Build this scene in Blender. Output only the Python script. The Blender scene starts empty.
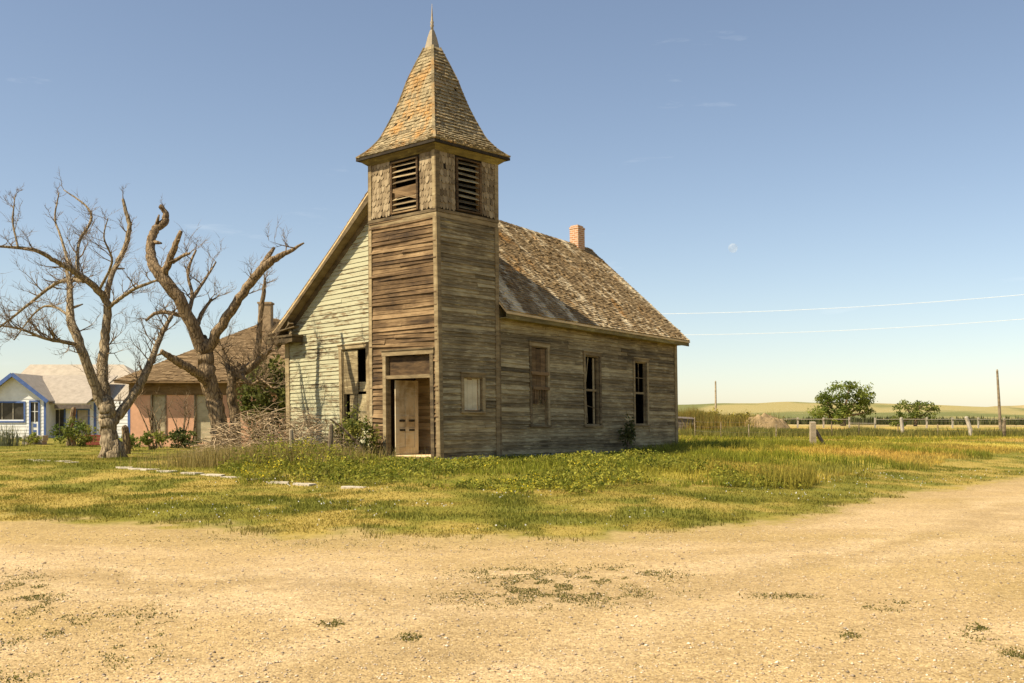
import bpy, math, random
import numpy as np
from mathutils import Vector, Matrix

# ------------------------------------------------------------------ camera, sky, sun, exposure
S = bpy.context.scene
C = S.collection
F, HZ, EYE = 1050.0, 418.0, 1.6
cam_d = bpy.data.cameras.new("camera"); cam = bpy.data.objects.new("camera", cam_d); C.objects.link(cam)
cam.location = (0, 0, EYE); cam.rotation_euler = (math.radians(90), 0, 0)
cam_d.sensor_width = 36; cam_d.lens = F / 1024 * 36
cam_d.shift_y = (HZ - 341.5) / 1024
cam_d.clip_start = 0.1; cam_d.clip_end = 20000
S.camera = cam

SUN_EL = math.radians(50); SUN_AZ = math.atan2(-0.898, -0.440)      # towards the sun, from +Y, clockwise
W = bpy.data.worlds.new("World"); S.world = W; W.use_nodes = True
nt = W.node_tree; N = nt.nodes; L = nt.links
bg = N['Background']; bg.inputs['Strength'].default_value = 0.088
sky = N.new('ShaderNodeTexSky'); sky.sky_type = 'NISHITA'; sky.sun_disc = False
sky.sun_elevation = SUN_EL; sky.sun_rotation = SUN_AZ
sky.altitude = 600; sky.air_density = 1.0; sky.dust_density = 0.7; sky.ozone_density = 1.0
hsv = N.new('ShaderNodeHueSaturation'); hsv.inputs['Saturation'].default_value = 0.92
tint = N.new('ShaderNodeMix'); tint.data_type = 'RGBA'; tint.blend_type = 'MULTIPLY'
tint.inputs['Factor'].default_value = 1.0; tint.inputs['B'].default_value = (1.05, 1.0, 0.96, 1)
# thin high cloud
tc = N.new('ShaderNodeTexCoord'); mp = N.new('ShaderNodeMapping'); mp.inputs['Scale'].default_value = (1.6, 3.0, 11.0)
cn = N.new('ShaderNodeTexNoise'); cn.inputs['Scale'].default_value = 2.2; cn.inputs['Detail'].default_value = 7; cn.inputs['Roughness'].default_value = .6
cr = N.new('ShaderNodeMapRange'); cr.inputs['From Min'].default_value = .64; cr.inputs['From Max'].default_value = .92
cr.inputs['To Max'].default_value = .55
cm = N.new('ShaderNodeMix'); cm.data_type = 'RGBA'; cm.inputs['B'].default_value = (8.2, 8.4, 8.4, 1)
L.new(sky.outputs[0], hsv.inputs['Color']); L.new(hsv.outputs[0], tint.inputs['A'])
L.new(tc.outputs['Generated'], mp.inputs[0]); L.new(mp.outputs[0], cn.inputs['Vector']); L.new(cn.outputs[0], cr.inputs['Value'])
L.new(cr.outputs[0], cm.inputs['Factor']); L.new(tint.outputs['Result'], cm.inputs['A']); L.new(cm.outputs['Result'], bg.inputs['Color'])

sun_d = bpy.data.lights.new("sun", 'SUN'); sun = bpy.data.objects.new("sun", sun_d); C.objects.link(sun)
sun_d.energy = 5.0; sun_d.angle = math.radians(0.5); sun_d.color = (1.0, 0.87, 0.65)
to_sun = Vector((math.sin(SUN_AZ) * math.cos(SUN_EL), math.cos(SUN_AZ) * math.cos(SUN_EL), math.sin(SUN_EL)))
sun.rotation_euler = to_sun.to_track_quat('Z', 'Y').to_euler(); sun.location = (-30, -20, 40)
S.view_settings.view_transform = 'Standard'; S.view_settings.look = 'None'
S.view_settings.exposure = 0.69; S.view_settings.gamma = 1.0

# ------------------------------------------------------------------ helpers
rng = np.random.default_rng(7)
random.seed(7)
R = random.random
def U(a, b): return a + (b - a) * random.random()
def at(px, py, Y): return Vector(((px - 512) / F * Y, Y, EYE - (py - HZ) / F * Y))

_tab = np.random.default_rng(3).random((256, 256))
def vnoise(x, y):
    x = np.asarray(x, float); y = np.asarray(y, float)
    xi = np.floor(x).astype(int); yi = np.floor(y).astype(int); fx = x - xi; fy = y - yi
    fx = fx * fx * (3 - 2 * fx); fy = fy * fy * (3 - 2 * fy)
    a = _tab[xi % 256, yi % 256]; b = _tab[(xi + 1) % 256, yi % 256]; c = _tab[xi % 256, (yi + 1) % 256]; d = _tab[(xi + 1) % 256, (yi + 1) % 256]
    return (a * (1 - fx) + b * fx) * (1 - fy) + (c * (1 - fx) + d * fx) * fy
def fbm(x, y, o=4):
    s = 0; a = .5; t = 0
    for i in range(o):
        s = s + a * vnoise(x * 2 ** i + 17 * i, y * 2 ** i + 31 * i); t += a; a *= .5
    return s / t
def sstep(a, b, x):
    t = np.clip((x - a) / (b - a), 0, 1); return t * t * (3 - 2 * t)

# --- terrain: the gravel edge as a function of X, the height of the ground
_ex = np.array([-400, -60, -30, -11, -7.9, -6.0, -4.05, -2.4, -.82, .63, 1.76, 2.94, 4.36, 5.6, 7.0, 9.2, 13.2, 25, 60, 400.])
_ey = np.array([20, 17.5, 16.8, 16.4, 16.15, 15.4, 14.6, 13.9, 13.65, 13.65, 13.9, 14.9, 16.5, 18.05, 20.0, 22.7, 27.1, 41, 82, 480.])
def edge_y(x): return np.interp(x, _ex, _ey)
def road_d(x, y):                     # >0 in the grass, <0 on the gravel, metres (noisy edge)
    n = (fbm(x * .9, y * .9, 4) - .5) * 1.5 + (fbm(x * 4, y * 4, 3) - .5) * .7
    d = (y - edge_y(x)) * .85 + n
    far = np.minimum((7.3 + 1.18 * (x - 4.1) - y) * .65, (y + 4)) + n * .6
    return np.maximum(d, far)
def gz(x, y):
    x = np.asarray(x, float); y = np.asarray(y, float)
    d = y - edge_y(x)
    z = .475 * sstep(-1, 12.5, d)
    r = np.hypot(x, y)
    z = z + (fbm(x * .5, y * .5, 3) - .5) * .08 * sstep(2, 8, r) * (1 - sstep(40, 120, r)) * (.35 + .65 * sstep(-1, 3, d))
    # verge and shallow ditch on the right-hand side
    hill = sstep(260, 1700, r) * (3.5 + 50 * np.clip(fbm(x / 300 + 3.1, y / 420 + 1.7, 4) - .27, 0, 1)) - sstep(1750, 5000, r) * 8
    swell = sstep(160, 500, r) * (fbm(x / 90, y / 90, 3) - .5) * 2.2
    return z + hill + swell
def gzs(x, y): return float(gz(np.array([x]), np.array([y]))[0])

class MB:
    """collects faces; build() links them as one mesh object with a per-face 'rnd' value"""
    def __init__(s): s.v = []; s.f = []; s.r = []
    def face(s, pts, rnd=None):
        i = len(s.v); s.v += [tuple(p) for p in pts]; s.f.append(tuple(range(i, i + len(pts)))); s.r.append(R() if rnd is None else rnd)
    def hexa(s, p, rnd=None):          # p: 4 bottom (ccw) then 4 top
        rnd = R() if rnd is None else rnd
        i = len(s.v); s.v += [tuple(q) for q in p]
        for f in ((3, 2, 1, 0), (4, 5, 6, 7), (0, 1, 5, 4), (1, 2, 6, 5), (2, 3, 7, 6), (3, 0, 4, 7)):
            s.f.append(tuple(i + k for k in f)); s.r.append(rnd)
    def box(s, x0, x1, y0, y1, z0, z1, rnd=None):
        s.hexa([(x0, y0, z0), (x1, y0, z0), (x1, y1, z0), (x0, y1, z0), (x0, y0, z1), (x1, y0, z1), (x1, y1, z1), (x0, y1, z1)], rnd)
    def bar(s, a, b, w, t, up=(0, 0, 1), rnd=None):   # straight bar from a to b, w sideways, t along up
        a = Vector(a); b = Vector(b); d = (b - a).normalized(); u = Vector(up)
        sd = d.cross(u).normalized(); uu = sd.cross(d).normalized()
        P = []
        for q in (a, b): P += [q - sd * w / 2 - uu * t / 2, q + sd * w / 2 - uu * t / 2, q + sd * w / 2 + uu * t / 2, q - sd * w / 2 + uu * t / 2]
        s.hexa(P, rnd)
    def tube(s, pts, rad, k=6, rough=0., rnd=None, cap=True):
        rnd = R() if rnd is None else rnd
        pts = [Vector(p) for p in pts]; n = len(pts); i0 = len(s.v)
        T = [(pts[min(i + 1, n - 1)] - pts[max(i - 1, 0)]).normalized() for i in range(n)]
        ref = Vector((0.3, 1, 0.1)) if abs(T[0].y) < .9 else Vector((1, 0, 0))
        A = T[0].cross(ref).normalized()
        ph = R() * 100
        for i in range(n):
            A = (A - T[i] * A.dot(T[i])).normalized(); B = T[i].cross(A)
            for j in range(k):
                an = 2 * math.pi * j / k
                rr = rad[i]
                if rough: rr *= 1 + rough * (2 * float(fbm(ph + 2.2 * math.cos(an) + 3, 2.2 * math.sin(an) + i * .10 + ph, 3)) - 1) * 1.6
                s.v.append(tuple(pts[i] + (A * math.cos(an) + B * math.sin(an)) * rr))
        for i in range(n - 1):
            for j in range(k):
                a = i0 + i * k + j; b = i0 + i * k + (j + 1) % k
                s.f.append((a, b, b + k, a + k)); s.r.append(rnd)
        if cap:
            s.f.append(tuple(i0 + j for j in range(k))[::-1]); s.r.append(rnd)
            s.f.append(tuple(i0 + (n - 1) * k + j for j in range(k))); s.r.append(rnd)
    def build(s, name, mat, parent=None, local=False, warp=None, smooth=False):
        v = np.array(s.v, float)
        if warp is not None: v = warp(v)
        if parent is not None and not local:
            o = Vector((0, 0, 0)); p = parent
            while p is not None: o += p.location; p = p.parent
            v = v - np.array(o)
        me = bpy.data.meshes.new(name); me.from_pydata(v.tolist(), [], s.f); me.update()
        a = me.attributes.new('rnd', 'FLOAT', 'FACE'); a.data.foreach_set('value', np.array(s.r, np.float32))
        if smooth: me.polygons.foreach_set('use_smooth', [True] * len(me.polygons))
        me.materials.append(mat)
        ob = bpy.data.objects.new(name, me); C.objects.link(ob)
        if parent is not None: ob.parent = parent
        return ob

def tri_mesh(name, v, t, col, mat, parent=None, smooth=False):
    v = np.asarray(v, np.float32); t = np.asarray(t, np.int32)
    if parent is not None:
        o = Vector((0, 0, 0)); p = parent
        while p is not None: o += p.location; p = p.parent
        v = v - np.array(o, np.float32)
    me = bpy.data.meshes.new(name)
    me.vertices.add(len(v)); me.vertices.foreach_set('co', v.ravel())
    n = t.shape[1]
    me.loops.add(t.size); me.loops.foreach_set('vertex_index', t.ravel())
    me.polygons.add(len(t)); me.polygons.foreach_set('loop_start', np.arange(0, t.size, n, dtype=np.int32))
    me.update(calc_edges=True); me.validate()
    if col is not None:
        c = np.ones((len(v), 4), np.float32); c[:, :3] = col
        a = me.attributes.new('Col', 'FLOAT_COLOR', 'POINT'); a.data.foreach_set('color', c.ravel())
    if smooth: me.polygons.foreach_set('use_smooth', [True] * len(me.polygons))
    me.materials.append(mat)
    ob = bpy.data.objects.new(name, me); C.objects.link(ob)
    if parent is not None: ob.parent = parent
    return ob

def tag(o, label=None, cat=None, group=None, kind=None):
    if label: o['label'] = label
    if cat: o['category'] = cat
    if group: o['group'] = group
    if kind: o['kind'] = kind
    return o
def thing(name, label, cat, loc, rz=0, group=None):
    o = bpy.data.objects.new(name, None); C.objects.link(o); o.empty_display_size = .3
    o.location = loc; o.rotation_euler = (0, 0, rz)
    return tag(o, label, cat, group)

# ------------------------------------------------------------------ materials
def newmat(name):
    m = bpy.data.materials.new(name); m.use_nodes = True
    return m, m.node_tree.nodes, m.node_tree.links, m.node_tree.nodes['Principled BSDF']
def ramp(n, stops):
    r = n.new('ShaderNodeValToRGB'); e = r.color_ramp.elements
    while len(e) < len(stops): e.new(.5)
    for q, (p, c) in zip(e, stops): q.position = p; q.color = (*c, 1)
    return r
def mixc(n, l, fac, a, b, mode='MIX'):
    m = n.new('ShaderNodeMix'); m.data_type = 'RGBA'; m.blend_type = mode
    for k, s in (('Factor', fac), ('A', a), ('B', b)):
        if hasattr(s, 'is_output'): l.new(s, m.inputs[k])
        elif k == 'Factor': m.inputs[k].default_value = s
        else: m.inputs[k].default_value = (*s, 1)
    return m.outputs['Result']
def noise(n, l, scale, det=4, rough=.55, vec=None, dist=0):
    t = n.new('ShaderNodeTexNoise'); t.inputs['Scale'].default_value = scale; t.inputs['Detail'].default_value = det
    t.inputs['Roughness'].default_value = rough; t.inputs['Distortion'].default_value = dist
    if vec is not None: l.new(vec, t.inputs['Vector'])
    return t.outputs['Fac']
def coords(n, l, scale=(1, 1, 1)):
    t = n.new('ShaderNodeTexCoord'); m = n.new('ShaderNodeMapping'); m.inputs['Scale'].default_value = scale
    l.new(t.outputs['Object'], m.inputs[0]); return m.outputs[0]
def rng_map(n, l, v, a, b, c=0., d=1.):
    r = n.new('ShaderNodeMapRange'); l.new(v, r.inputs['Value'])
    for k, x in zip(('From Min', 'From Max', 'To Min', 'To Max'), (a, b, c, d)): r.inputs[k].default_value = x
    return r.outputs[0]
def math_n(n, l, op, a, b):
    m = n.new('ShaderNodeMath'); m.operation = op
    for i, s in enumerate((a, b)):
        if hasattr(s, 'is_output'): l.new(s, m.inputs[i])
        else: m.inputs[i].default_value = s
    return m.outputs[0]
def bump(n, l, h, st, dist=.02):
    b = n.new('ShaderNodeBump'); b.inputs['Strength'].default_value = st; b.inputs['Distance'].default_value = dist
    l.new(h, b.inputs['Height']); return b.outputs[0]
def rnd_attr(n):
    a = n.new('ShaderNodeAttribute'); a.attribute_name = 'rnd'; return a.outputs['Fac']

def mat_wood(name, light, mid, dark, paint=None, amount=0., streak=34, rough=.85, bigw=.6, gw=1.0):
    """weathered boards: grain streaks along the board, every board its own tone, flaking paint"""
    m, n, l, b = newmat(name)
    v = coords(n, l, (1.1, 1.1, streak)); g = noise(n, l, 1.6, 7, .65, v, .4)
    big = noise(n, l, .9, 4, .6, coords(n, l, (1, 1, 1.6)))
    rnd = rnd_attr(n)
    t = math_n(n, l, 'ADD', math_n(n, l, 'MULTIPLY', g, gw), math_n(n, l, 'MULTIPLY', rnd, .42))
    t = math_n(n, l, 'ADD', t, math_n(n, l, 'MULTIPLY', big, bigw))
    t = math_n(n, l, 'SUBTRACT', t, .28 + (bigw - .6) * .5 + (gw - 1) * .5)
    r = ramp(n, [(.42, dark), (.72, mid), (.98, light)]); l.new(t, r.inputs[0])
    col = r.outputs[0]
    if paint:
        pn = noise(n, l, 2.0, 8, .72, coords(n, l, (1.2, 1.2, 9)), .3)
        pt = math_n(n, l, 'ADD', pn, math_n(n, l, 'MULTIPLY', math_n(n, l, 'SUBTRACT', big, .5), bigw * .9))
        pt = math_n(n, l, 'ADD', pt, math_n(n, l, 'MULTIPLY', math_n(n, l, 'SUBTRACT', rnd, .5), .16))
        th = 1 - amount
        col = mixc(n, l, rng_map(n, l, pt, th - .05, th + .07), col, paint)
    l.new(col, b.inputs['Base Color']); b.inputs['Roughness'].default_value = rough
    b.inputs['Specular IOR Level'].default_value = .2
    l.new(bump(n, l, g, .5, .012), b.inputs['Normal'])
    return m
def mat_shingle(name, cols, lichen, amount, pale=None, pale_amt=.3, slope=(3, 3, 3), lim=None):
    m, n, l, b = newmat(name)
    rnd = rnd_attr(n)
    g = noise(n, l, 5, 6, .7, coords(n, l, (6, 6, 1.0)))
    t = math_n(n, l, 'ADD', math_n(n, l, 'MULTIPLY', rnd, .48), math_n(n, l, 'MULTIPLY', g, .65))
    r = ramp(n, [(.22, cols[0]), (.55, cols[1]), (.92, cols[2])]); l.new(t, r.inputs[0])
    col = r.outputs[0]
    if pale:
        pn = noise(n, l, 1.0, 6, .62, coords(n, l, slope), .5)
        pn = math_n(n, l, 'ADD', pn, math_n(n, l, 'MULTIPLY', math_n(n, l, 'SUBTRACT', rnd, .5), .13))
        col = mixc(n, l, rng_map(n, l, pn, 1 - pale_amt - .05, 1 - pale_amt + .1), col, pale)
    ln = noise(n, l, .75, 8, .7, coords(n, l, (1, 1, 1)), .3)
    ln = math_n(n, l, 'ADD', ln, math_n(n, l, 'MULTIPLY', math_n(n, l, 'SUBTRACT', rnd, .5), .09))
    lm = rng_map(n, l, ln, 1 - amount, 1 - amount + .14)
    if lim:                                # the lichen keeps to the weather side
        sx = n.new('ShaderNodeSeparateXYZ'); l.new(coords(n, l), sx.inputs[0]); lm = math_n(n, l, 'MULTIPLY', lm, rng_map(n, l, sx.outputs[0], lim[0], lim[1], .12, 1))
    fine = noise(n, l, 24, 4, .6, coords(n, l))
    col = mixc(n, l, math_n(n, l, 'MULTIPLY', lm, rng_map(n, l, fine, .35, .6, .35, .95)), col, lichen)
    l.new(col, b.inputs['Base Color']); b.inputs['Roughness'].default_value = .9
    b.inputs['Specular IOR Level'].default_value = .15
    l.new(bump(n, l, g, .6, .012), b.inputs['Normal'])
    return m
def mat_plain(name, c, var=.25, rough=.8, scale=6, metal=0., bmp=.2):
    m, n, l, b = newmat(name)
    f = noise(n, l, scale, 6, .65, coords(n, l))
    lo = tuple(x * (1 - var) for x in c); hi = tuple(min(1, x * (1 + var)) for x in c)
    r = ramp(n, [(.3, lo), (.7, hi)]); l.new(f, r.inputs[0])
    rn = rnd_attr(n)
    l.new(mixc(n, l, math_n(n, l, 'MULTIPLY', rn, .25), r.outputs[0], tuple(x * .6 for x in c)), b.inputs['Base Color'])
    b.inputs['Roughness'].default_value = rough; b.inputs['Metallic'].default_value = metal
    b.inputs['Specular IOR Level'].default_value = .25
    if bmp: l.new(bump(n, l, f, bmp, .02), b.inputs['Normal'])
    return m
def mat_bark(name, light, dark):
    m, n, l, b = newmat(name)
    f = noise(n, l, 4.5, 8, .7, coords(n, l, (3.2, 3.2, .9)), 1.2)
    v = n.new('ShaderNodeTexVoronoi'); v.feature = 'DISTANCE_TO_EDGE'; v.inputs['Scale'].default_value = 4.5
    l.new(coords(n, l, (2.6, 2.6, .6)), v.inputs['Vector'])
    t = math_n(n, l, 'MULTIPLY', f, rng_map(n, l, v.outputs['Distance'], 0, .16, .55, 1))
    r = ramp(n, [(.22, dark), (.42, tuple((a + c) / 2 for a, c in zip(light, dark))), (.66, light)]); l.new(t, r.inputs[0])
    l.new(r.outputs[0], b.inputs['Base Color']); b.inputs['Roughness'].default_value = .95; b.inputs['Specular IOR Level'].default_value = .1
    l.new(bump(n, l, t, 1.0, .05), b.inputs['Normal'])
    return m
def mat_leaf(name, trans=.3, rough=.7):
    m, n, l, b = newmat(name)
    a = n.new('ShaderNodeAttribute'); a.attribute_name = 'Col'
    l.new(a.outputs['Color'], b.inputs['Base Color']); b.inputs['Roughness'].default_value = rough; b.inputs['Specular IOR Level'].default_value = .2
    t = n.new('ShaderNodeBsdfTranslucent'); l.new(a.outputs['Color'], t.inputs[0])
    mx = n.new('ShaderNodeMixShader'); mx.inputs[0].default_value = trans
    l.new(b.outputs[0], mx.inputs[1]); l.new(t.outputs[0], mx.inputs[2]); l.new(mx.outputs[0], n['Material Output'].inputs[0])
    return m
def mat_ground(name, gravel):
    m, n, l, b = newmat(name)
    a = n.new('ShaderNodeAttribute'); a.attribute_name = 'Col'
    co = coords(n, l)
    f1 = noise(n, l, 1.1, 8, .7, co); f2 = noise(n, l, 17 if gravel else 9, 6, .75, co); f3 = noise(n, l, 60, 3, .7, co)
    col = mixc(n, l, 1., a.outputs['Color'], ramp_out(n, l, f2, [(.30, (.68, .66, .62)), (.5, (.97, .97, .97)), (.70, (1.22, 1.23, 1.27))]), 'MULTIPLY')
    if gravel:
        v = n.new('ShaderNodeTexVoronoi'); v.inputs['Scale'].default_value = 62; l.new(co, v.inputs['Vector'])
        sp = n.new('ShaderNodeSeparateColor'); l.new(v.outputs['Color'], sp.inputs[0])
        col = mixc(n, l, .8, col, ramp_out(n, l, sp.outputs[0], [(.0, (.45, .42, .40)), (.22, (.92, .92, .92)), (.85, (1.04, 1.04, 1.04)), (1., (1.42, 1.44, 1.52))]), 'MULTIPLY')
        v2 = n.new('ShaderNodeTexVoronoi'); v2.inputs['Scale'].default_value = 18; l.new(co, v2.inputs['Vector'])
        s2 = n.new('ShaderNodeSeparateColor'); l.new(v2.outputs['Color'], s2.inputs[0])
        col = mixc(n, l, .6, col, ramp_out(n, l, s2.outputs[0], [(.0, (.8, .77, .74)), (.3, (1, 1, 1)), (.9, (1., 1., 1.)), (1., (1.2, 1.22, 1.3))]), 'MULTIPLY')
        h = math_n(n, l, 'ADD', math_n(n, l, 'MULTIPLY', f2, .5), math_n(n, l, 'MULTIPLY', v.outputs['Distance'], -.7))
        l.new(bump(n, l, h, .7, .014), b.inputs['Normal'])
    else:
        col = mixc(n, l, .6, col, ramp_out(n, l, f3, [(.3, (.6, .6, .6)), (.7, (1.35, 1.35, 1.35))]), 'MULTIPLY')
        l.new(bump(n, l, f2, .6, .05), b.inputs['Normal'])
    l.new(col, b.inputs['Base Color']); b.inputs['Roughness'].default_value = .95; b.inputs['Specular IOR Level'].default_value = .1
    return m
def ramp_out(n, l, v, stops):
    r = ramp(n, stops); l.new(v, r.inputs[0]); return r.outputs[0]

M = {}
M['gable'] = mat_wood('painted_siding', (.36, .29, .16), (.22, .16, .085), (.06, .042, .024), paint=(.42, .405, .265), amount=.565, streak=22, bigw=.5)
M['tower_front'] = mat_wood('bare_brown_siding', (.30, .20, .10), (.135, .083, .038), (.028, .017, .009), paint=(.42, .33, .18), amount=.22, streak=30, bigw=.95)
M['side'] = mat_wood('grey_olive_siding', (.42, .335, .185), (.215, .165, .088), (.045, .033, .018), paint=(.46, .385, .22), amount=.42, streak=26, bigw=.45, gw=1.1)
M['trim'] = mat_wood('weathered_trim', (.36, .28, .155), (.22, .162, .085), (.07, .05, .028), paint=(.46, .39, .23), amount=.30, streak=5)
M['fascia'] = mat_wood('mossy_fascia', (.30, .24, .10), (.19, .15, .06), (.07, .052, .025), paint=(.36, .30, .12), amount=.40, streak=8)
M['rake'] = mat_wood('dark_bargeboard', (.27, .21, .12), (.16, .118, .063), (.05, .036, .02), paint=(.34, .28, .16), amount=.28, streak=3)
M['inner'] = mat_wood('interior_boards', (.74, .56, .32), (.62, .46, .25), (.34, .24, .12), streak=12)
M['dark_boards'] = mat_wood('rusty_brown_boards', (.24, .155, .075), (.13, .08, .037), (.04, .025, .013), streak=6)
M['pale_board'] = mat_wood('pale_boards', (.66, .58, .40), (.54, .46, .30), (.35, .29, .18), streak=3)
M['door'] = mat_wood('old_door_paint', (.56, .46, .29), (.36, .27, .15), (.12, .08, .045), paint=(.55, .49, .34), amount=.36, streak=.9, gw=1.4)
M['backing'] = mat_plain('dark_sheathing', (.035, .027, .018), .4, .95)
M['roof'] = mat_shingle('nave_shingles', ((.075, .046, .02), (.25, .17, .082), (.43, .315, .165)), (.42, .18, .02), .43, pale=(.68, .56, .36), pale_amt=.45, slope=(1.6, .28, .30))
M['spire'] = mat_shingle('spire_shingles', ((.09, .066, .036), (.27, .215, .12), (.43, .35, .21)), (.42, .18, .018), .515, lim=(1.2, .3))
M['scale'] = mat_shingle('belfry_shingles', ((.08, .055, .03), (.24, .18, .105), (.44, .35, .22)), (.40, .25, .10), .2)
M['metal'] = mat_plain('dull_tin', (.33, .275, .19), .25, .7, 12, .0)
M['bark1'] = mat_bark('sunbleached_bark', (.52, .41, .26), (.075, .053, .03))
M['bark2'] = mat_bark('dark_rough_bark', (.43, .31, .18), (.045, .03, .018))
M['twig'] = mat_plain('dry_twigs', (.21, .15, .09), .3, .95, 5)
M['post'] = mat_wood('old_post', (.42, .34, .23), (.27, .21, .13), (.09, .065, .04), streak=3)
M['pale_post'] = mat_wood('silvered_post', (.42, .35, .25), (.30, .245, .165), (.13, .10, .06), streak=2.5)
M['leaf'] = mat_leaf('leaves', .4); M['blade'] = mat_leaf('grass_blades', .45)
M['grass_ground'] = mat_ground('turf', False); M['gravel'] = mat_ground('gravel', True)
M['white'] = mat_plain('white_siding', (.80, .80, .77), .10, .7, 3)
M['blue'] = mat_plain('blue_paint', (.09, .15, .36), .25, .5, 5)
M['glassdark'] = mat_plain('dark_pane', (.06, .055, .045), .5, .12, 2, bmp=0)
M['tan_roof'] = mat_plain('tan_roofing', (.36, .31, .25), .2, .9, 4)
M['pale_roof'] = mat_plain('pale_roofing', (.41, .35, .27), .18, .9, 3)
M['pink'] = mat_plain('pink_stucco', (.70, .39, .24), .26, .9, 1.1)
M['roof_old'] = mat_shingle('old_house_shingles', ((.11, .072, .036), (.20, .135, .07), (.30, .21, .115)), (.36, .24, .09), .3)
M['concrete'] = mat_plain('broken_concrete', (.50, .44, .34), .25, .9, 8)
M['red'] = mat_plain('faded_red', (.26, .07, .045), .3, .7, 6)
M['greybox'] = mat_plain('grey_planks', (.16, .13, .11), .35, .9, 6)
M['stone'] = mat_plain('fieldstone', (.40, .35, .27), .3, .9, 6)
M['whitewash'] = mat_plain('whitewashed_rail', (.42, .37, .29), .3, .8, 5)
def brick_mat():
    m, n, l, b = newmat('red_brick')
    t = n.new('ShaderNodeTexCoord'); sx = n.new('ShaderNodeSeparateXYZ'); l.new(t.outputs['Object'], sx.inputs[0])
    cx = n.new('ShaderNodeCombineXYZ'); l.new(math_n(n, l, 'ADD', sx.outputs[0], sx.outputs[1]), cx.inputs[0]); l.new(sx.outputs[2], cx.inputs[1])
    k = n.new('ShaderNodeTexBrick'); l.new(cx.outputs[0], k.inputs['Vector']); k.inputs['Scale'].default_value = 1
    k.inputs['Color1'].default_value = (.50, .25, .11, 1); k.inputs['Color2'].default_value = (.38, .15, .06, 1); k.inputs['Mortar'].default_value = (.52, .44, .33, 1)
    k.inputs['Brick Width'].default_value = .21; k.inputs['Row Height'].default_value = .075; k.inputs['Mortar Size'].default_value = .012
    f = noise(n, l, 9, 5, .7, coords(n, l))
    l.new(mixc(n, l, rng_map(n, l, f, .45, .7, 0, .6), k.outputs[0], (.55, .40, .24)), b.inputs['Base Color']); b.inputs['Roughness'].default_value = .95
    l.new(bump(n, l, k.outputs['Fac'], -.5, .01), b.inputs['Normal'])
    return m
M['brick'] = brick_mat(); M['tan_brick'] = mat_plain('tan_chimney', (.36, .26, .15), .3, .95, 7)

# ------------------------------------------------------------------ the ground and the gravel road
def mixv(a, b, t): return a * (1 - t[:, None]) + np.array(b) * t[:, None]
G_TURF = np.array((.205, .185, .028)); G_DRY = np.array((.39, .285, .072)); G_SAND = np.array((.45, .325, .135)); G_GREEN = np.array((.135, .145, .026))
def weed_line(x): return np.interp(x, [-30, -8.0, -7.0, -6, 3, 6, 20, 60], [40, 30, 9.0, 6.6, 5.8, 4.0, 6.0, 8.0])
def ground_color(x, y):
    d = road_d(x, y); r = np.hypot(x, y)
    n1 = fbm(x * .35, y * .55, 4); n2 = fbm(x * 1.4 + 9, y * 1.8 + 4, 4); n3 = fbm(x * .12 + 5, y * .2, 3)
    c = np.repeat(G_TURF[None], len(x), 0)
    c = mixv(c, G_DRY, np.clip(sstep(.48, .66, n1 * .5 + n2 * .5) * .9, 0, 1))
    c = mixv(c, G_GREEN, sstep(.46, .72, 1 - n2) * .5)
    c = mixv(c, G_SAND * .92, 1 - sstep(.0, .9, d + (n2 - .5) * 1.6))
    # open field to the right and behind
    dd = y - edge_y(x)
    fld = sstep(0, 1.5, dd - weed_line(x)) * sstep(2, 5, x)
    fc = mixv(np.repeat(np.array([[.44, .345, .058]]), len(x), 0), (.46, .27, .075), sstep(.45, .62, n3) * .8)
    fc = mixv(fc, (.16, .16, .035), sstep(.5, .7, n1))
    c = c * (1 - fld[:, None]) + fc * fld[:, None]
    far = sstep(90, 220, r)
    h1 = fbm(x / 60, y / 140, 4); h2 = fbm(x / 300 + 4, y / 200, 3)
    hc = mixv(np.repeat(np.array([[.345, .285, .115]]), len(x), 0), (.17, .175, .06), sstep(.42, .56, h1 * .8 + h2 * .2))
    hc = mixv(hc, (.50, .37, .19), sstep(.58, .72, h2) * .7)
    c = c * (1 - far[:, None]) + hc * far[:, None]
    return c
def road_color(x, y):
    d = road_d(x, y)
    n1 = fbm(x * .5, y * .9, 4); n2 = fbm(x * 3, y * 5, 4); n4 = fbm(x * .16 + 7, y * .5 + 2, 3)
    c = np.repeat(np.array([[.45, .320, .152]]), len(x), 0)
    c = mixv(c, (.53, .385, .205), sstep(.48, .70, n1) * .7)
    c = mixv(c, (.41, .29, .115), sstep(.50, .72, 1 - n4) * .75)
    wob = (fbm(x * .25 + 3, y * .25, 2) - .5) * 1.2; ruts = sum(np.exp(-((d + a + wob) / .32) ** 2) for a in (2.6, 4.1, 6.0, 7.6)) * sstep(.3, .6, fbm(x * .3, y * .3 + 8, 3))
    c = mixv(c, (.56, .415, .23), np.clip(ruts, 0, 1) * .65)
    loose = np.exp(-((d + 3.4 + wob) / .35) ** 2) * .5; c = c * (1 - .22 * loose[:, None])
    c = c * (.86 + .28 * n2[:, None])
    c = mixv(c, G_SAND * .82, sstep(-.8, -.05, d) * .7)
    return c
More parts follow.
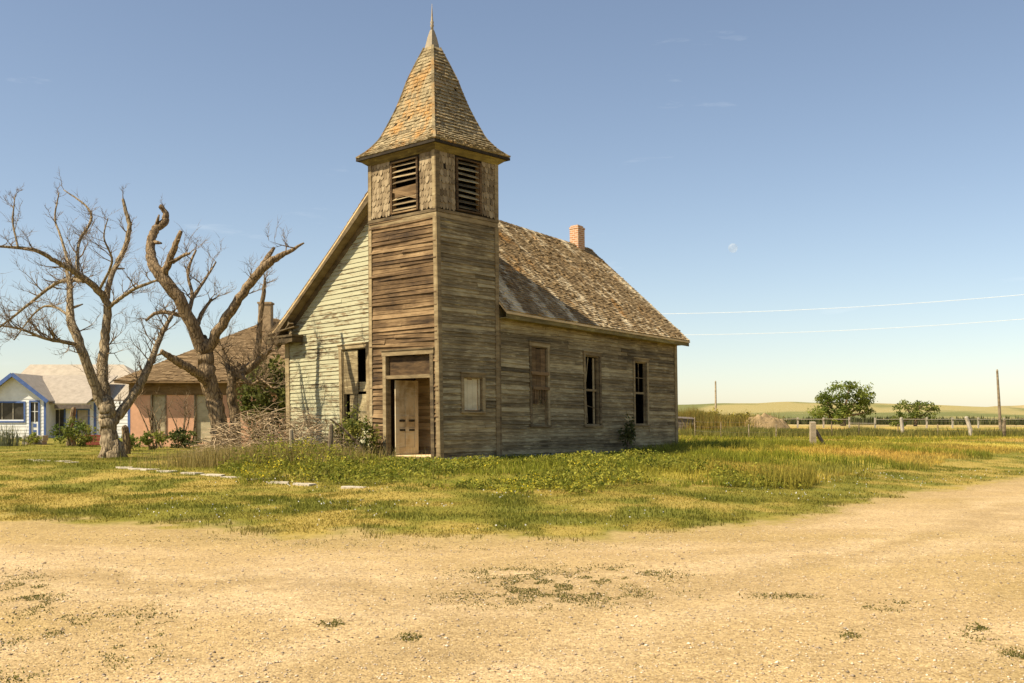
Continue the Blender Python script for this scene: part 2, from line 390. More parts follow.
def make_ground():
    th = np.radians(np.concatenate([np.arange(-180, -36, 6), np.arange(-36, 36.01, .13), np.arange(42, 180.1, 6)]))
    rr = [.4]
    while rr[-1] < 9000: rr.append(rr[-1] * (1.0095 if 4 < rr[-1] < 60 else 1.03))
    rr = np.array(rr); Rg, Tg = np.meshgrid(rr, th, indexing='ij')
    x = (Rg * np.sin(Tg)).ravel(); y = (Rg * np.cos(Tg)).ravel(); z = gz(x, y)
    v = np.stack([x, y, z], 1); m, k = len(rr), len(th)
    i, j = np.meshgrid(np.arange(m - 1), np.arange(k - 1), indexing='ij'); a = (i * k + j).ravel()
    q = np.stack([a, a + 1, a + k + 1, a + k], 1)[:, ::-1]
    cen = v[q].mean(1); d = road_d(cen[:, 0], cen[:, 1])
    for name, sel, mat, fn in (('ground', d > 0, M['grass_ground'], ground_color), ('gravel_road', d <= 0, M['gravel'], road_color)):
        qq = q[sel]; idx, inv = np.unique(qq, return_inverse=True)
        vv = v[idx]; o = tri_mesh(name, vv, inv.reshape(qq.shape), fn(vv[:, 0], vv[:, 1]), mat, smooth=True)
        tag(o, kind='structure')
make_ground()

# ------------------------------------------------------------------ the church
UA = math.atan2(.762, .647)
ch = thing('church', 'abandoned weathered wooden church with square steeple tower and open doorway', 'church', (-1.83, 26.81, .51), UA)
wv, wu, n0, n1, WD, ze, zr, zb, zt = 2.61, 2.24, 2.10, 11.45, 7.42, 3.78, 6.95, 6.40, 8.12
SL = (zr - ze) / (WD / 2); OV = .36
AX = np.array([wu / 2, wv / 2])
def warp_nave(v):
    v = v.copy(); k = .015 * v[:, 2]; v[:, 0] += -.647 * k; v[:, 1] += .762 * k
    f = np.clip((v[:, 0] - n0) / (n1 - n0), -.1, 1.1); q = np.clip(v[:, 1] / WD, -.1, 1.1)
    v[:, 2] *= 1 + (.115 + (.038 - .115) * f) * (1 - .65 * q)          # the old frame has racked: front eave high, rear low
    v[:, 2] += .48 * (1 - f) * np.clip((v[:, 2] - 3.9) / 3.4, 0, 1)
    v[:, 1] += 1.48 * (1 - f) * np.abs(q) ** 1.8
    v[:, 2] += -.05 * np.sin(np.clip((v[:, 0] - 2) / 9.5, 0, 1) * math.pi) * np.clip((v[:, 2] - 3) / 3, 0, 1)   # sagging ridge
    return v
def warp_tower(v):
    v = v.copy(); a = -math.radians(2.2) * np.clip(v[:, 2], 0, 9) / 6.4
    x = v[:, 0] - AX[0]; y = v[:, 1] - AX[1]; c, s = np.cos(a), np.sin(a)
    v[:, 0] = AX[0] + c * x - s * y; v[:, 1] = AX[1] + s * x + c * y
    k = .006 * v[:, 2]; v[:, 0] += -.647 * k; v[:, 1] += .762 * k
    return v
def segs(a0, a1, opens):
    out = [(a0, a1)]
    for o0, o1 in opens:
        nx = []
        for p, q in out:
            if o1 <= p or o0 >= q: nx.append((p, q)); continue
            if o0 > p: nx.append((p, o0))
            if o1 < q: nx.append((o1, q))
        out = nx
    return [s for s in out if s[1] - s[0] > .01]
def siding(mb, back, org, al, nrm, a0, a1, z0, z1, opens=(), exp=.105, lo=None, hi=None, bad=.03, rough=1.0):
    """lapped clapboards on a wall: org + al*a + z, facing nrm; lo/hi(z) clip the run (gables)"""
    org = Vector(org); al = Vector(al); nrm = Vector(nrm); z = z0; Z = Vector((0, 0, 1))
    flip = al.cross(Z).dot(nrm) < 0
    def Q(m, pts, r):
        m.face(pts[::-1] if flip else pts, r)
    while z < z1 - .02:
        e = min(exp * U(.93, 1.07), z1 - z); zt_ = z + e; zm = (z + zt_) / 2
        A = lo(zm) if lo else a0; B = hi(zm) if hi else a1
        if B - A > .03:
            op = [(o[0], o[1]) for o in opens if o[2] < zm < o[3]]
            row_r = R()
            for p, q in segs(A, B, op):
                Q(back, [org + al * p + Z * z - nrm * .012, org + al * q + Z * z - nrm * .012, org + al * q + Z * zt_ - nrm * .012, org + al * p + Z * zt_ - nrm * .012], .5)
                c = p
                while c < q - .01:
                    d = min(c + U(1.2, 4.2), q)
                    if q - d < .4: d = q
                    if R() < bad and d - c > .3:                       # a broken, missing stretch
                        g0 = c + U(.1, .8) * (d - c); g1 = min(d, g0 + U(.1, .5)); pieces = [(c, g0), (g1, d)]
                    else: pieces = [(c, d)]
                    for s0, s1 in pieces:
                        if s1 - s0 < .02: continue
                        ta, tb = .024 + rough * U(-.006, .012), .024 + rough * U(-.006, .012); da, db = rough * U(-.008, .006), rough * U(-.008, .006)
                        if R() < .05 * rough: db -= U(.01, .03)
                        elif R() < .05 * rough: da -= U(.01, .03)
                        g = .0025 if d < q - .005 else 0
                        r = min(1, max(0, .5 * row_r + .5 * R()))
                        P0 = org + al * s0 + Z * (z + da); P1 = org + al * (s1 - g) + Z * (z + db)
                        T0 = org + al * s0 + Z * (zt_ + .004) + nrm * .004; T1 = org + al * (s1 - g) + Z * (zt_ + .004) + nrm * .004
                        Q(mb, [P0 + nrm * ta, P1 + nrm * tb, T1, T0], r)
                        Q(mb, [P0 - nrm * .004, P1 - nrm * .004, P1 + nrm * tb, P0 + nrm * ta], r)
                        Q(mb, [P0 - nrm * .004, P0 + nrm * ta, T0, T0 - nrm * .01], r)
                        Q(mb, [P1 + nrm * tb, P1 - nrm * .004, T1 - nrm * .01, T1], r)
                    c = d
        z = zt_
def shingles(mb, Lf, Rf, n_rows, wid, t0=0., t1=1., th=.018, miss=.0, curl=.012, scallop=False, skip=None):
    """courses of separate shingles between the two edge curves Lf(t), Rf(t)"""
    for i in range(n_rows):
        ta = t0 + (t1 - t0) * i / n_rows; tb = t0 + (t1 - t0) * min(n_rows, i + 1.25) / n_rows
        La, Ra, Lb, Rb = Vector(Lf(ta)), Vector(Rf(ta)), Vector(Lf(tb)), Vector(Rf(tb))
        ln = (Ra - La).length
        if ln < .02: continue
        up = ((Lb + Rb) - (La + Ra)).normalized(); ac = (Ra - La).normalized(); nr = ac.cross(up).normalized()
        s = 0.; off = U(0, wid)
        rowr = R()
        while s < 1:
            e = min(1., s + wid * U(.6, 1.4) / ln)
            if s == 0: e = min(1., max(.02, off / ln))
            if 1 - e < .25 * wid / ln: e = 1.
            if R() >= miss and not (skip and skip(s, ta)):
                g = .004 / ln
                h = th * U(.7, 1.3); cu = max(0, random.gauss(0, curl)); drop = U(-.25, .2) * (ta - tb) * .25
                tw = U(-.006, .006)
                A = La.lerp(Ra, s) + up * drop * 3; B = La.lerp(Ra, e - g) + up * (drop + tw) * 3
                D = Lb.lerp(Rb, s); Cc = Lb.lerp(Rb, e - g)
                r = min(1, max(0, .25 * rowr + .75 * R()))
                if scallop:
                    mid = (A + B) / 2; A2 = A.lerp(D, .28); B2 = B.lerp(Cc, .28)
                    mb.face([A2 + nr * (h + cu * .6), mid.lerp(A, .45) + nr * (h + cu), mid.lerp(B, .45) + nr * (h + cu), B2 + nr * (h + cu * .6), Cc + nr * .003, D + nr * .003], r)
                    mb.face([mid.lerp(A, .45), mid.lerp(B, .45), mid.lerp(B, .45) + nr * (h + cu), mid.lerp(A, .45) + nr * (h + cu)], r)
                else:
                    a_, b_ = A + nr * (h + cu), B + nr * (h + cu * U(.2, 1.2))
                    mb.face([a_, b_, Cc + nr * .003, D + nr * .003], r)
                    mb.face([A - nr * .005, B - nr * .005, b_, a_], r * .6)
                    mb.face([B - nr * .005, Cc, Cc + nr * .003, b_], r); mb.face([A - nr * .005, a_, D + nr * .003, D], r)
            s = e
tw = dict(parent=ch, local=True, warp=warp_tower); nv = dict(parent=ch, local=True, warp=warp_nave)

# openings
DOOR = (.28, 1.96, .10, 2.72)                       # on the tower front (v0,v1,z0,z1)
TWIN = (.88, 1.60, 1.28, 2.16)                      # tower right (u)
LOUF = (.70, 1.66, 6.54, 7.84); LOUR = (.76, 1.56, 6.54, 7.84)
WIN = [(3.70, 4.42, .82, 2.84), (6.26, 6.98, .83, 2.76), (8.92, 9.62, .85, 2.74)]
GWIN = (4.47, 5.36, .87, 3.02)

# --- tower walls
sf = MB(); bk = MB()
siding(sf, bk, (0, 0, 0), (0, 1, 0), (-1, 0, 0), .0, wv, .10, zb - .02, [DOOR], .112, bad=.0, rough=3.0)
sf.build('front_wall', M['tower_front'], **tw)
sr = MB()
siding(sr, bk, (0, 0, 0), (1, 0, 0), (0, -1, 0), .0, wu, .10, zb - .02, [TWIN], .105, bad=.0, rough=1.6)
sr.build('side_wall', M['side'], **tw)
sl = MB()
siding(sl, bk, (0, wv, 0), (1, 0, 0), (0, 1, 0), 0, wu, .10, zb - .02, [], .105, bad=.03)
siding(sl, bk, (wu, 0, 0), (0, 1, 0), (1, 0, 0), 0, wv, 4.0, zb - .02, [], .105, bad=.03)
sl.build('rear_wall', M['side'], **tw)
# belfry backing (closed but for the louvres)
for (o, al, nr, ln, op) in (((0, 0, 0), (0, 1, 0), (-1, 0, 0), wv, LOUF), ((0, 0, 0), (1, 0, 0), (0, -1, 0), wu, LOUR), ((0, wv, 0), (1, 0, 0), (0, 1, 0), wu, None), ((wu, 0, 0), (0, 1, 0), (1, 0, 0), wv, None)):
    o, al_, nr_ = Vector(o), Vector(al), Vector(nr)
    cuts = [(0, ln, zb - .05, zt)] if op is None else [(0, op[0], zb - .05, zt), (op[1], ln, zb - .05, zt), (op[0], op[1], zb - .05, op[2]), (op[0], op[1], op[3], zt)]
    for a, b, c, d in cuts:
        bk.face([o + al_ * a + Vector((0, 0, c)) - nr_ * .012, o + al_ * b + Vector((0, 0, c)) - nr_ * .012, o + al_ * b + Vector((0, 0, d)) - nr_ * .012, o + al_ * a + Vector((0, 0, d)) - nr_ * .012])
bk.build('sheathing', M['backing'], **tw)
# inside of the porch
fl = MB(); fl.box(.03, wu - .03, .03, wv - .03, .05, .10)
fl.build('porch_floor', M['inner'], **tw); fl = MB(); fl.box(.03, wu - .03, .03, wv - .03, 2.95, 3.0); fl.build('porch_ceiling', M['inner'], **tw); fl = MB(); fl.box(.03, wu - .03, .03, wv - .03, 6.30, 6.33); fl.build('belfry_floor', M['inner'], **tw); fl = MB(); fs = MB()
for k in range(30):
    z = .10 + k * .095
    fl.box(1.62, 1.65, .04, wv - .04, z, z + .091); fs.box(.04, 1.60, .035, .05, z, z + .0945) if z < 1.1 else (fs.box(.04, .80, .035, .05, z, z + .0945), fs.box(1.64, 1.66, .035, .05, z, z + .0945)) if z < 2.2 else fs.box(.04, 1.60, .035, .05, z, z + .0945)
fl.build('porch_rear_lining', M['inner'], **tw); fs.build('porch_side_lining', M['inner'], **tw)
# belfry shingle panels
sp = MB()
def panel(o, al, nr, a, b, z0, z1):
    o, al, nr = Vector(o), Vector(al), Vector(nr)
    base = o + nr * .008
    Lf = lambda t: base + al * a + Vector((0, 0, z0 + (z1 - z0) * t)) + nr * (.05 * max(0, .25 - t) * 4 * .25)
    Rf = lambda t: base + al * b + Vector((0, 0, z0 + (z1 - z0) * t)) + nr * (.05 * max(0, .25 - t) * 4 * .25)
    if al.cross(Vector((0, 0, 1))).dot(nr) < 0: Lf, Rf = Rf, Lf
    shingles(sp, Lf, Rf, 9, .115, 0, 1, .014, .02, .010, scallop=True)
FT = dict(o=(0, 0, 0), al=(0, 1, 0), nr=(-1, 0, 0)); RT = dict(o=(0, 0, 0), al=(1, 0, 0), nr=(0, -1, 0))
panel(a=.09, b=LOUF[0] - .11, z0=zb + .06, z1=zt - .16, **FT); panel(a=LOUF[1] + .11, b=wv - .09, z0=zb + .06, z1=zt - .16, **FT)
panel(a=.09, b=LOUR[0] - .09, z0=zb + .06, z1=zt - .16, **RT); panel(a=LOUR[1] + .09, b=wu - .09, z0=zb + .06, z1=zt - .16, **RT)
for q in (dict(o=(0, wv, 0), al=(1, 0, 0), nr=(0, 1, 0), a=.09, b=wu - .09), dict(o=(wu, 0, 0), al=(0, 1, 0), nr=(1, 0, 0), a=.09, b=wv - .09)):
    panel(z0=zb + .06, z1=zt - .16, **q)
sp.build('belfry_shingles', M['scale'], **tw)
# belt course, frieze, corner boards
def ring(z0, z1, out, name):
    tm = MB(); tm.box(-out, 0.002, -out, wv + out, z0, z1); tm.box(wu - .002, wu + out, -out, wv + out, z0, z1)
    tm.box(.004, wu - .004, -out, 0.002, z0 + .001, z1 - .001); tm.box(.004, wu - .004, wv - .002, wv + out, z0 + .001, z1 - .001)
    tm.build(name, M['trim'], **tw)
ring(zb - .03, zb + .045, .045, 'belt_course'); ring(zb - .16, zb - .04, .030, 'belt_board'); ring(zt - .17, zt - .02, .030, 'frieze_board')
for (x, y) in ((0, 0), (0, wv), (wu, 0), (wu, wv)):
    sx = -1 if x == 0 else 1; sy = -1 if y == 0 else 1
    for z0, z1 in ((.06, zb - .165), (zb + .05, zt - .175)):
        tm = MB(); bx = sorted((x + sx * .040, x - sx * .095)); by = sorted((y + sy * .012, y + sy * .042)); tm.box(*bx, *by, z0, z1)
        bx = sorted((x + sx * .014, x + sx * .044)); by = sorted((y + sy * .010, y - sy * .095)); tm.box(*bx, *by, z0, z1); tm.build('corner_board', M['trim'], **tw)
# louvres
def louvre(op, front):
    f = MB(); s = MB(); a0, a1, z0, z1 = op
    P = (lambda a, n, z: (-n, a, z)) if front else (lambda a, n, z: (a, -n, z))
    def bx(m, aa, ab, na, nb, za, zb_, r=None):
        p, q = P(aa, na, za), P(ab, nb, zb_); m.box(min(p[0], q[0]), max(p[0], q[0]), min(p[1], q[1]), max(p[1], q[1]), za, zb_, r)
    bx(f, a0 - .065, a0, .004, .05, z0 - .04, z1 + .03); bx(f, a1, a1 + .065, .004, .05, z0 - .04, z1 + .03)
    bx(f, a0 + .001, a1 - .001, .004, .046, z1, z1 + .03); bx(f, a0 + .001, a1 - .001, .004, .05, z0 - .04, z0)
    bx(f, a0 - .02, a0 + .012, -.10, .0, z0, z1); bx(f, a1 - .012, a1 + .02, -.10, .0, z0, z1)
    fr = f.build('louver_frame', M['tower_front'], **tw)
    k = 9
    for i in range(k):
        z = z0 + (z1 - z0) * (i + .25) / k
        dz = 0; tilt = U(-.012, .012)
        if front and i in (3, 4): continue
        pa, pb = P(a0 + .006, .03, z + dz + tilt), P(a1 - .006, .03, z - tilt)
        qa, qb = P(a0 + .006, -.09, z + .085 + tilt), P(a1 - .006, -.09, z + .085 - tilt)
        pts = [Vector(pa), Vector(pb), Vector(qb), Vector(qa)]; up = Vector((0, 0, .016))
        if not front: pts = pts
        s.hexa([p for p in pts] + [p + up for p in pts])
    if front:                                   # two fallen slats lying askew in the gap
        fb = MB(); fb.bar(P(a0 + .02, .02, z0 + .30), P(a1 - .02, .02, z0 + .58), .02, .10); fb.build('fallen_slat', M['dark_boards'], fr, True, warp_tower); fb = MB(); fb.bar(P(a0 + .03, .0, z0 + .52), P(a1 - .10, .02, z0 + .50), .02, .26); fb.build('fallen_slat', M['dark_boards'], fr, True, warp_tower)
        # fallen grey boards leave the upper slats in place
    s.build('louver_slats', M['trim'] if front else M['side'], fr, True, warp_tower)
louvre(LOUF, True); louvre(LOUR, False)
# spire roof, concave
prof_r = np.array([1.0, .84, .69, .575, .475, .395, .33, .225, .115, .03]); prof_z = np.array([8.14, 8.34, 8.64, 9.06, 9.46, 9.86, 10.22, 10.66, 11.08, 11.6])
H0, H1 = wu / 2 + .27, wv / 2 + .27
def rc(k, t):
    z = 8.14 + (11.12 - 8.14) * t; r = float(np.interp(z, prof_z, prof_r))
    sx, sy = ((-1, -1), (1, -1), (1, 1), (-1, 1))[k % 4]
    return Vector((AX[0] + sx * H0 * r, AX[1] + sy * H1 * r, z))
tt = MB(); und = MB()
# parametrise by slope length so the courses keep an even height
tz = np.linspace(0, 1, 200); pr = np.array([rc(0, t)[:] for t in tz]); sl_ = np.concatenate([[0], np.cumsum(np.linalg.norm(np.diff(pr, axis=0), axis=1))]); sl_ /= sl_[-1]
tmap = lambda s: float(np.interp(s, sl_, tz))
for k in range(4):
    Lf = lambda s, k=k: rc(k, tmap(s)); Rf = lambda s, k=k: rc(k + 1, tmap(s))
    shingles(tt, Lf, Rf, 31, .10, 0, 1, .042 if k == 0 else .020, .003, .004 if k == 0 else .011)
    for i in range(40):
        a, b = tmap(i / 40), tmap((i + 1) / 40); off = Vector((0, 0, -.02))
        und.face([rc(k, a) + off, rc(k + 1, a) + off, rc(k + 1, b) + off, rc(k, b) + off])
    # hip boards
    for i in range(24):
        a, b = Lf(i / 24), Lf((i + 1.1) / 24); tt.bar(a + Vector((0, 0, .02)), b + Vector((0, 0, .02)), .075, .03)
spr = tt.build('spire_roof', M['spire'], **tw)
# eaves: deck edge, soffit, cornice
e0 = [rc(k, 0) for k in range(4)]
for k in range(4):
    a, b = e0[k], e0[(k + 1) % 4]
    und.hexa([a + Vector((0, 0, -.075)), b + Vector((0, 0, -.075)), b.lerp(Vector((AX[0], AX[1], b.z)), .12) + Vector((0, 0, -.075)), a.lerp(Vector((AX[0], AX[1], a.z)), .12) + Vector((0, 0, -.075)),
              a + Vector((0, 0, -.012)), b + Vector((0, 0, -.012)), b.lerp(Vector((AX[0], AX[1], b.z)), .12) + Vector((0, 0, .0)), a.lerp(Vector((AX[0], AX[1], a.z)), .12) + Vector((0, 0, .0))])
und.build('roof_deck', M['backing'], spr, True, warp_tower)
co = MB()
for k in range(4):
    sx, sy = ((-1, -1), (1, -1), (1, 1), (-1, 1))[k]; sx2, sy2 = ((-1, -1), (1, -1), (1, 1), (-1, 1))[(k + 1) % 4]
    o1 = [Vector((AX[0] + s * (wu / 2 + .21), AX[1] + q * (wv / 2 + .21), zt - .05)) for s, q in ((sx, sy), (sx2, sy2))]
    i1 = [Vector((AX[0] + s * (wu / 2 + .03), AX[1] + q * (wv / 2 + .03), zt - .19)) for s, q in ((sx, sy), (sx2, sy2))]
    o2 = [p + Vector((0, 0, .10)) for p in o1]; i2 = [p + Vector((0, 0, .20)) for p in i1]
    co.hexa([i1[0], i1[1], o1[1], o1[0], i2[0], i2[1], o2[1], o2[0]])
co.build('cornice', M['fascia'], **tw)
# tin cap and finial
cp = MB(); q = lambda r, z: [(AX[0] + sx * r, AX[1] + sy * r, z) for sx, sy in ((-1, -1), (1, -1), (1, 1), (-1, 1))]
for (r0, za), (r1, zc) in (((.185, 11.00), (.155, 11.06)), ((.155, 11.06), (.09, 11.42)), ((.09, 11.42), (.04, 11.62))): cp.hexa(q(r0, za) + q(r1, zc))
capo = cp.build('spire_cap', M['metal'], **tw)
fn = MB(); ctr = lambda z: (AX[0], AX[1], z)
fn.tube([ctr(z) for z in (11.58, 11.70, 11.74, 11.78, 11.83, 11.86, 11.90, 12.1, 12.34)], [.045, .036, .055, .035, .052, .036, .030, .018, .004], 10)
fn.build('finial', M['metal'], capo, True, warp_tower, True)
# doorway
df = MB(); v0, v1, z0, z1 = DOOR
df.box(-.055, .01, v0 - .12, v0, z0 - .02, z1 + .02); df.box(-.055, .01, v1, v1 + .12, z0 - .02, z1 + .02)
df.box(-.060, .01, v0 - .15, v1 + .15, z1 + .022, z1 + .15); df.box(-.085, .008, v0 - .18, v1 + .18, z1 + .152, z1 + .185)
df.box(-.05, .10, v0 + .002, v1 - .002, 2.13, 2.22)
df.box(-.10, .12, v0 - .14, v1 + .14, z0 - .075, z0 - .022)
df.box(.012, .12, v0 - .02, v0 + .012, z0 - .02, z1); df.box(.012, .12, v1 - .012, v1 + .02, z0 - .02, z1)
dfo = df.build('door_frame', M['trim'], **tw)
tp = MB(); tp.box(.07, .10, v0 + .015, v1 - .015, 2.223, z1, .0)
tp.build('transom_panel', M['dark_boards'], dfo, True, warp_tower)
dr = MB()                                            # the left leaf, swung inwards
hinge = Vector((.16, v1 - .12, 0)); dirv = Vector((math.sin(math.radians(76)), -math.cos(math.radians(76)), 0)); nrm = Vector((dirv.y, -dirv.x, 0))
if nrm.y > 0: nrm = -nrm
def dbox(a, b, za, zb_, t0, t1, r=None):
    P = [hinge + dirv * a + nrm * t0, hinge + dirv * b + nrm * t0, hinge + dirv * b + nrm * t1, hinge + dirv * a + nrm * t1]
    dr.hexa([p + Vector((0, 0, za)) for p in P] + [p + Vector((0, 0, zb_)) for p in P], r)
dw = .70
dbox(0, dw, .12, 2.10, 0, .025, .8)
for a, b in ((0, .11), (dw / 2 - .05, dw / 2 + .05), (dw - .11, dw)): dbox(a, b, .121, 2.099, .025, .045, .9)
for za, zb_ in ((.121, .30), (.74, .82), (1.06, 1.14), (1.98, 2.099)):
    for a, b in ((.111, dw / 2 - .051), (dw / 2 + .051, dw - .111)): dbox(a, b, za, zb_, .025, .044, .7)
do = dr.build('door', M['door'], **tw)
for za in (.70, .95):
    for a, b in ((.12, dw / 2 - .06), (dw / 2 + .06, dw - .12)): dr = MB(); dbox(a, b, za + .04, za + .09, .026, .05, .1); dr.build('door_slot', M['backing'], do, True, warp_tower)
st = MB()                                            # stone footing below the tower
for k in range(7):
    st.box(-.06 + U(-.02, .02), .10, -.05 + k * .39, -.05 + k * .39 + .37, -.25, .075 + U(-.02, .0))
for k in range(6):
    st.box(.12 + k * .36, .12 + k * .36 + .34, -.05 + U(-.02, .02), .10, -.25, .08 + U(-.02, .0))
st.build('footing', M['stone'], **tw)
# small window in the tower side
def casing(m, op, front_at, w=.10, out=.05, sill=True):
    a0, a1, z0, z1 = op
    def bx(aa, ab, na, nb, za, zb_):
        p, q = front_at(aa, na, za), front_at(ab, nb, zb_); m.box(min(p[0], q[0]), max(p[0], q[0]), min(p[1], q[1]), max(p[1], q[1]), za, zb_)
    bx(a0 - w, a0, .0, out, z0 - .02, z1); bx(a1, a1 + w, .0, out, z0 - .02, z1)
    bx(a0 - w - .01, a1 + w + .01, .0, out + .004, z1 + .001, z1 + w * 1.1); bx(a0 - w - .03, a1 + w + .03, .0, out + .03, z1 + w * 1.1 + .001, z1 + w * 1.1 + .03)
    bx(a0 - w - .02, a1 + w + .02, .0, out + .035, z0 - .065, z0 - .021)
    bx(a0 - .01, a0 + .02, -.12, .0, z0, z1); bx(a1 - .02, a1 + .01, -.12, .0, z0, z1); bx(a0 + .021, a1 - .021, -.12, .0, z1 - .03, z1); bx(a0 + .021, a1 - .021, -.12, .0, z0 - .02, z0 + .012)
    return bx
SIDE = lambda a, n, z: (a, -n, z)
FRNT = lambda a, n, z: (n0 - n, a, z)
m = MB(); casing(m, TWIN, SIDE); tf = m.build('window', M['trim'], **tw)
m = MB(); w_ = TWIN[1] - TWIN[0]
for k in range(3):
    m.box(TWIN[0] + .03 + k * .19, TWIN[0] + .03 + k * .19 + .185, .05, .075, TWIN[2] + .02, TWIN[3] - .03 - (0 if k != 1 else .03), .8)
m.box(TWIN[1] - .10, TWIN[1] - .03, .03, .06, TWIN[2] + .02, TWIN[3] - .03, .1)
m.build('boarding', M['pale_board'], tf, True, warp_tower)

# --- nave walls
nb = MB(); ns = MB()
siding(ns, nb, (0, 0, 0), (1, 0, 0), (0, -1, 0), wu + .012, n1, .08, ze - .10, WIN, .108, bad=.0, rough=1.6)
ns.build('side_wall', M['side'], **nv)
ng = MB()
lo_ = lambda z: max(wv + .01, WD / 2 - (zr - z - .02) / SL if z > ze else wv + .01)
hi_ = lambda z: WD if z < ze - .1 else min(WD, WD / 2 + (zr - z - .02) / SL)
siding(ng, nb, (n0, 0, 0), (0, 1, 0), (-1, 0, 0), wv, WD, .08, zr - .1, [GWIN], .118, lo=lo_, hi=hi_, bad=.004, rough=1.0)
ng.build('gable_wall', M['gable'], **nv)
nr_ = MB()
siding(nr_, nb, (0, WD, 0), (1, 0, 0), (0, 1, 0), n0, n1, .08, ze - .1, [], .108)
siding(nr_, nb, (n1, 0, 0), (0, 1, 0), (1, 0, 0), 0, WD, .08, zr - .1, [], .108, lo=lambda z: 0 if z < ze - .1 else max(0, WD / 2 - (zr - z - .02) / SL), hi=lambda z: WD if z < ze - .1 else min(WD, WD / 2 + (zr - z - .02) / SL))
nr_.build('rear_wall', M['side'], **nv)
nb.box(n0 + .05, n1 - .05, .05, WD - .05, .0, .05)
nb.build('sheathing', M['backing'], **nv)
for bxs in (((n1 - .12, n1 + .035, -.045, -.012, .05, ze - .12), (n1 + .012, n1 + .042, -.0115, .11, .05, ze - .12)), ((n0 - .05, n0 - .012, WD - .10, WD + .04, .05, ze - .15), (n0 - .0115, n0 + .10, WD + .012, WD + .045, .05, ze - .15)),
            ((wu + .05, wu + .13, -.042, -.012, .06, ze - .15),), ((n0 - .048, n0 - .014, wv + .045, wv + .10, .05, zr - 1.0),)):
    ntm = MB()
    for q in bxs: ntm.box(*q)
    ntm.build('corner_board', M['trim'], **nv)
fo = MB()
u_ = wu + .1
while u_ < n1:
    w = U(.4, .8); fo.box(u_, min(u_ + w - .02, n1), -.02, .15, -.3, .075 - U(0, .02)); u_ += w
fo.build('footing', M['stone'], **nv)
# --- nave roof
def rp(u, v): return Vector((u, v, ze + .10 + SL * (v if v < WD / 2 else WD - v)))
u0, u1 = n0 - OV, n1 + OV
rf = MB()
TL = lambda ua: (lambda t: rp(ua, -OV + (WD / 2 + OV) * t))
vt = (wv + .03 + OV) / (WD / 2 + OV)
shingles(rf, TL(wu + .03), TL(u1), 38, .135, 0, vt, .018, .006, .012)
shingles(rf, TL(u0), TL(u1), 13, .135, vt, 1, .018, .006, .012)
TL2 = lambda ua: (lambda t: rp(ua, WD + OV - (WD / 2 + OV) * t))
shingles(rf, TL2(u1), TL2(u0), 38, .16, 0, 1, .020, .0, .010)
for k in range(40):                                   # ridge caps
    ua = u0 + (u1 - u0) * k / 40; ub = u0 + (u1 - u0) * (k + 1.1) / 40; rz = ze + .10 + SL * WD / 2
    if ua < u1 - 2.2 or True:
        for sg in (-1, 1):
            rf.face([(ua, WD / 2, rz + .05), (ub, WD / 2, rz + .035), (ub, WD / 2 + sg * .12, rz + .03 - .12 * SL), (ua, WD / 2 + sg * .12, rz + .045 - .12 * SL)][::sg])
rfo = rf.build('nave_roof', M['roof'], **nv)
dk = MB()
def slab(ua, ub, va, vb, th=.05, up=-.02):
    U_ = Vector((0, 0, up)); D_ = Vector((0, 0, up - th))
    for i in range(14):
        for j in range(6):
            a, b = ua + (ub - ua) * i / 14, ua + (ub - ua) * (i + 1) / 14; c, d = va + (vb - va) * j / 6, va + (vb - va) * (j + 1) / 6
            p = [rp(a, c), rp(b, c), rp(b, d), rp(a, d)]; dk.face([q + U_ for q in p], .4); dk.face([q + D_ for q in p][::-1], .4)
            for e, (q, r) in enumerate(((p[0], p[1]), (p[1], p[2]), (p[2], p[3]), (p[3], p[0]))):
                if (e == 0 and j == 0) or (e == 1 and i == 13) or (e == 2 and j == 5) or (e == 3 and i == 0): dk.face([q + D_, r + D_, r + U_, q + U_], .4)
slab(wu + .03, u1, -OV, wv + .03); slab(u0, u1, wv + .032, WD / 2); slab(u0, u1, WD / 2 + .002, WD + OV)
dk.build('roof_deck', M['inner'], rfo, True, warp_nave)
fa = MB()
zE = rp(0, -OV).z
fa.box(wu + .06, u1 - .02, -OV + .03, -OV + .055, zE - .18, zE - .065); fa.box(wu + .06, n1, -OV + .057, -.03, zE - .17, zE - .145)
fa.box(wu + .14, n1, -.032, -.006, ze - .30, ze - .10)
fa.box(u0 + .02, u1 - .02, WD + OV - .055, WD + OV - .03, zE - .18, zE - .065); fa.box(n0, n1, WD + .03, WD + OV - .057, zE - .17, zE - .145)
fa.build('fascia', M['fascia'], **nv)
def rake(u, va, vb, hgt, th, dz, rk):
    a, b = rp(u, va), rp(u, vb); D = Vector((0, 0, -hgt)); o = Vector((0, 0, dz)); t = Vector((th, 0, 0))
    rk.hexa([a + D + o, a + D + o + t, b + D + o + t, b + D + o, a + o, a + o + t, b + o + t, b + o])
for va, vb in ((WD + OV, WD / 2 + .002), (wv + .05, WD / 2 - .002)):
    for nm, ar in (('rake_board', (u0 + .005, va, vb, .22, .03, -.058)), ('rake_trim', (n0 - .04, va, vb, .34, .03, -.062)), ('soffit', (u0 + .038, va, vb, .02, n0 - u0 - .08, -.20))): k_ = MB(); rake(*ar, k_); k_.build(nm, M['rake'], **nv)
for va, vb in ((WD + OV, WD / 2 + .002), (.06, WD / 2 - .002)):
    for nm, ar in (('rake_board', (u1 - .04, va, vb, .20, .03, -.058)), ('rake_trim', (n1 + .006, va, vb, .30, .03, -.062)), ('soffit', (n1 + .04, va, vb, .02, OV - .085, -.20))): k_ = MB(); rake(*ar, k_); k_.build(nm, M['rake'], **nv)
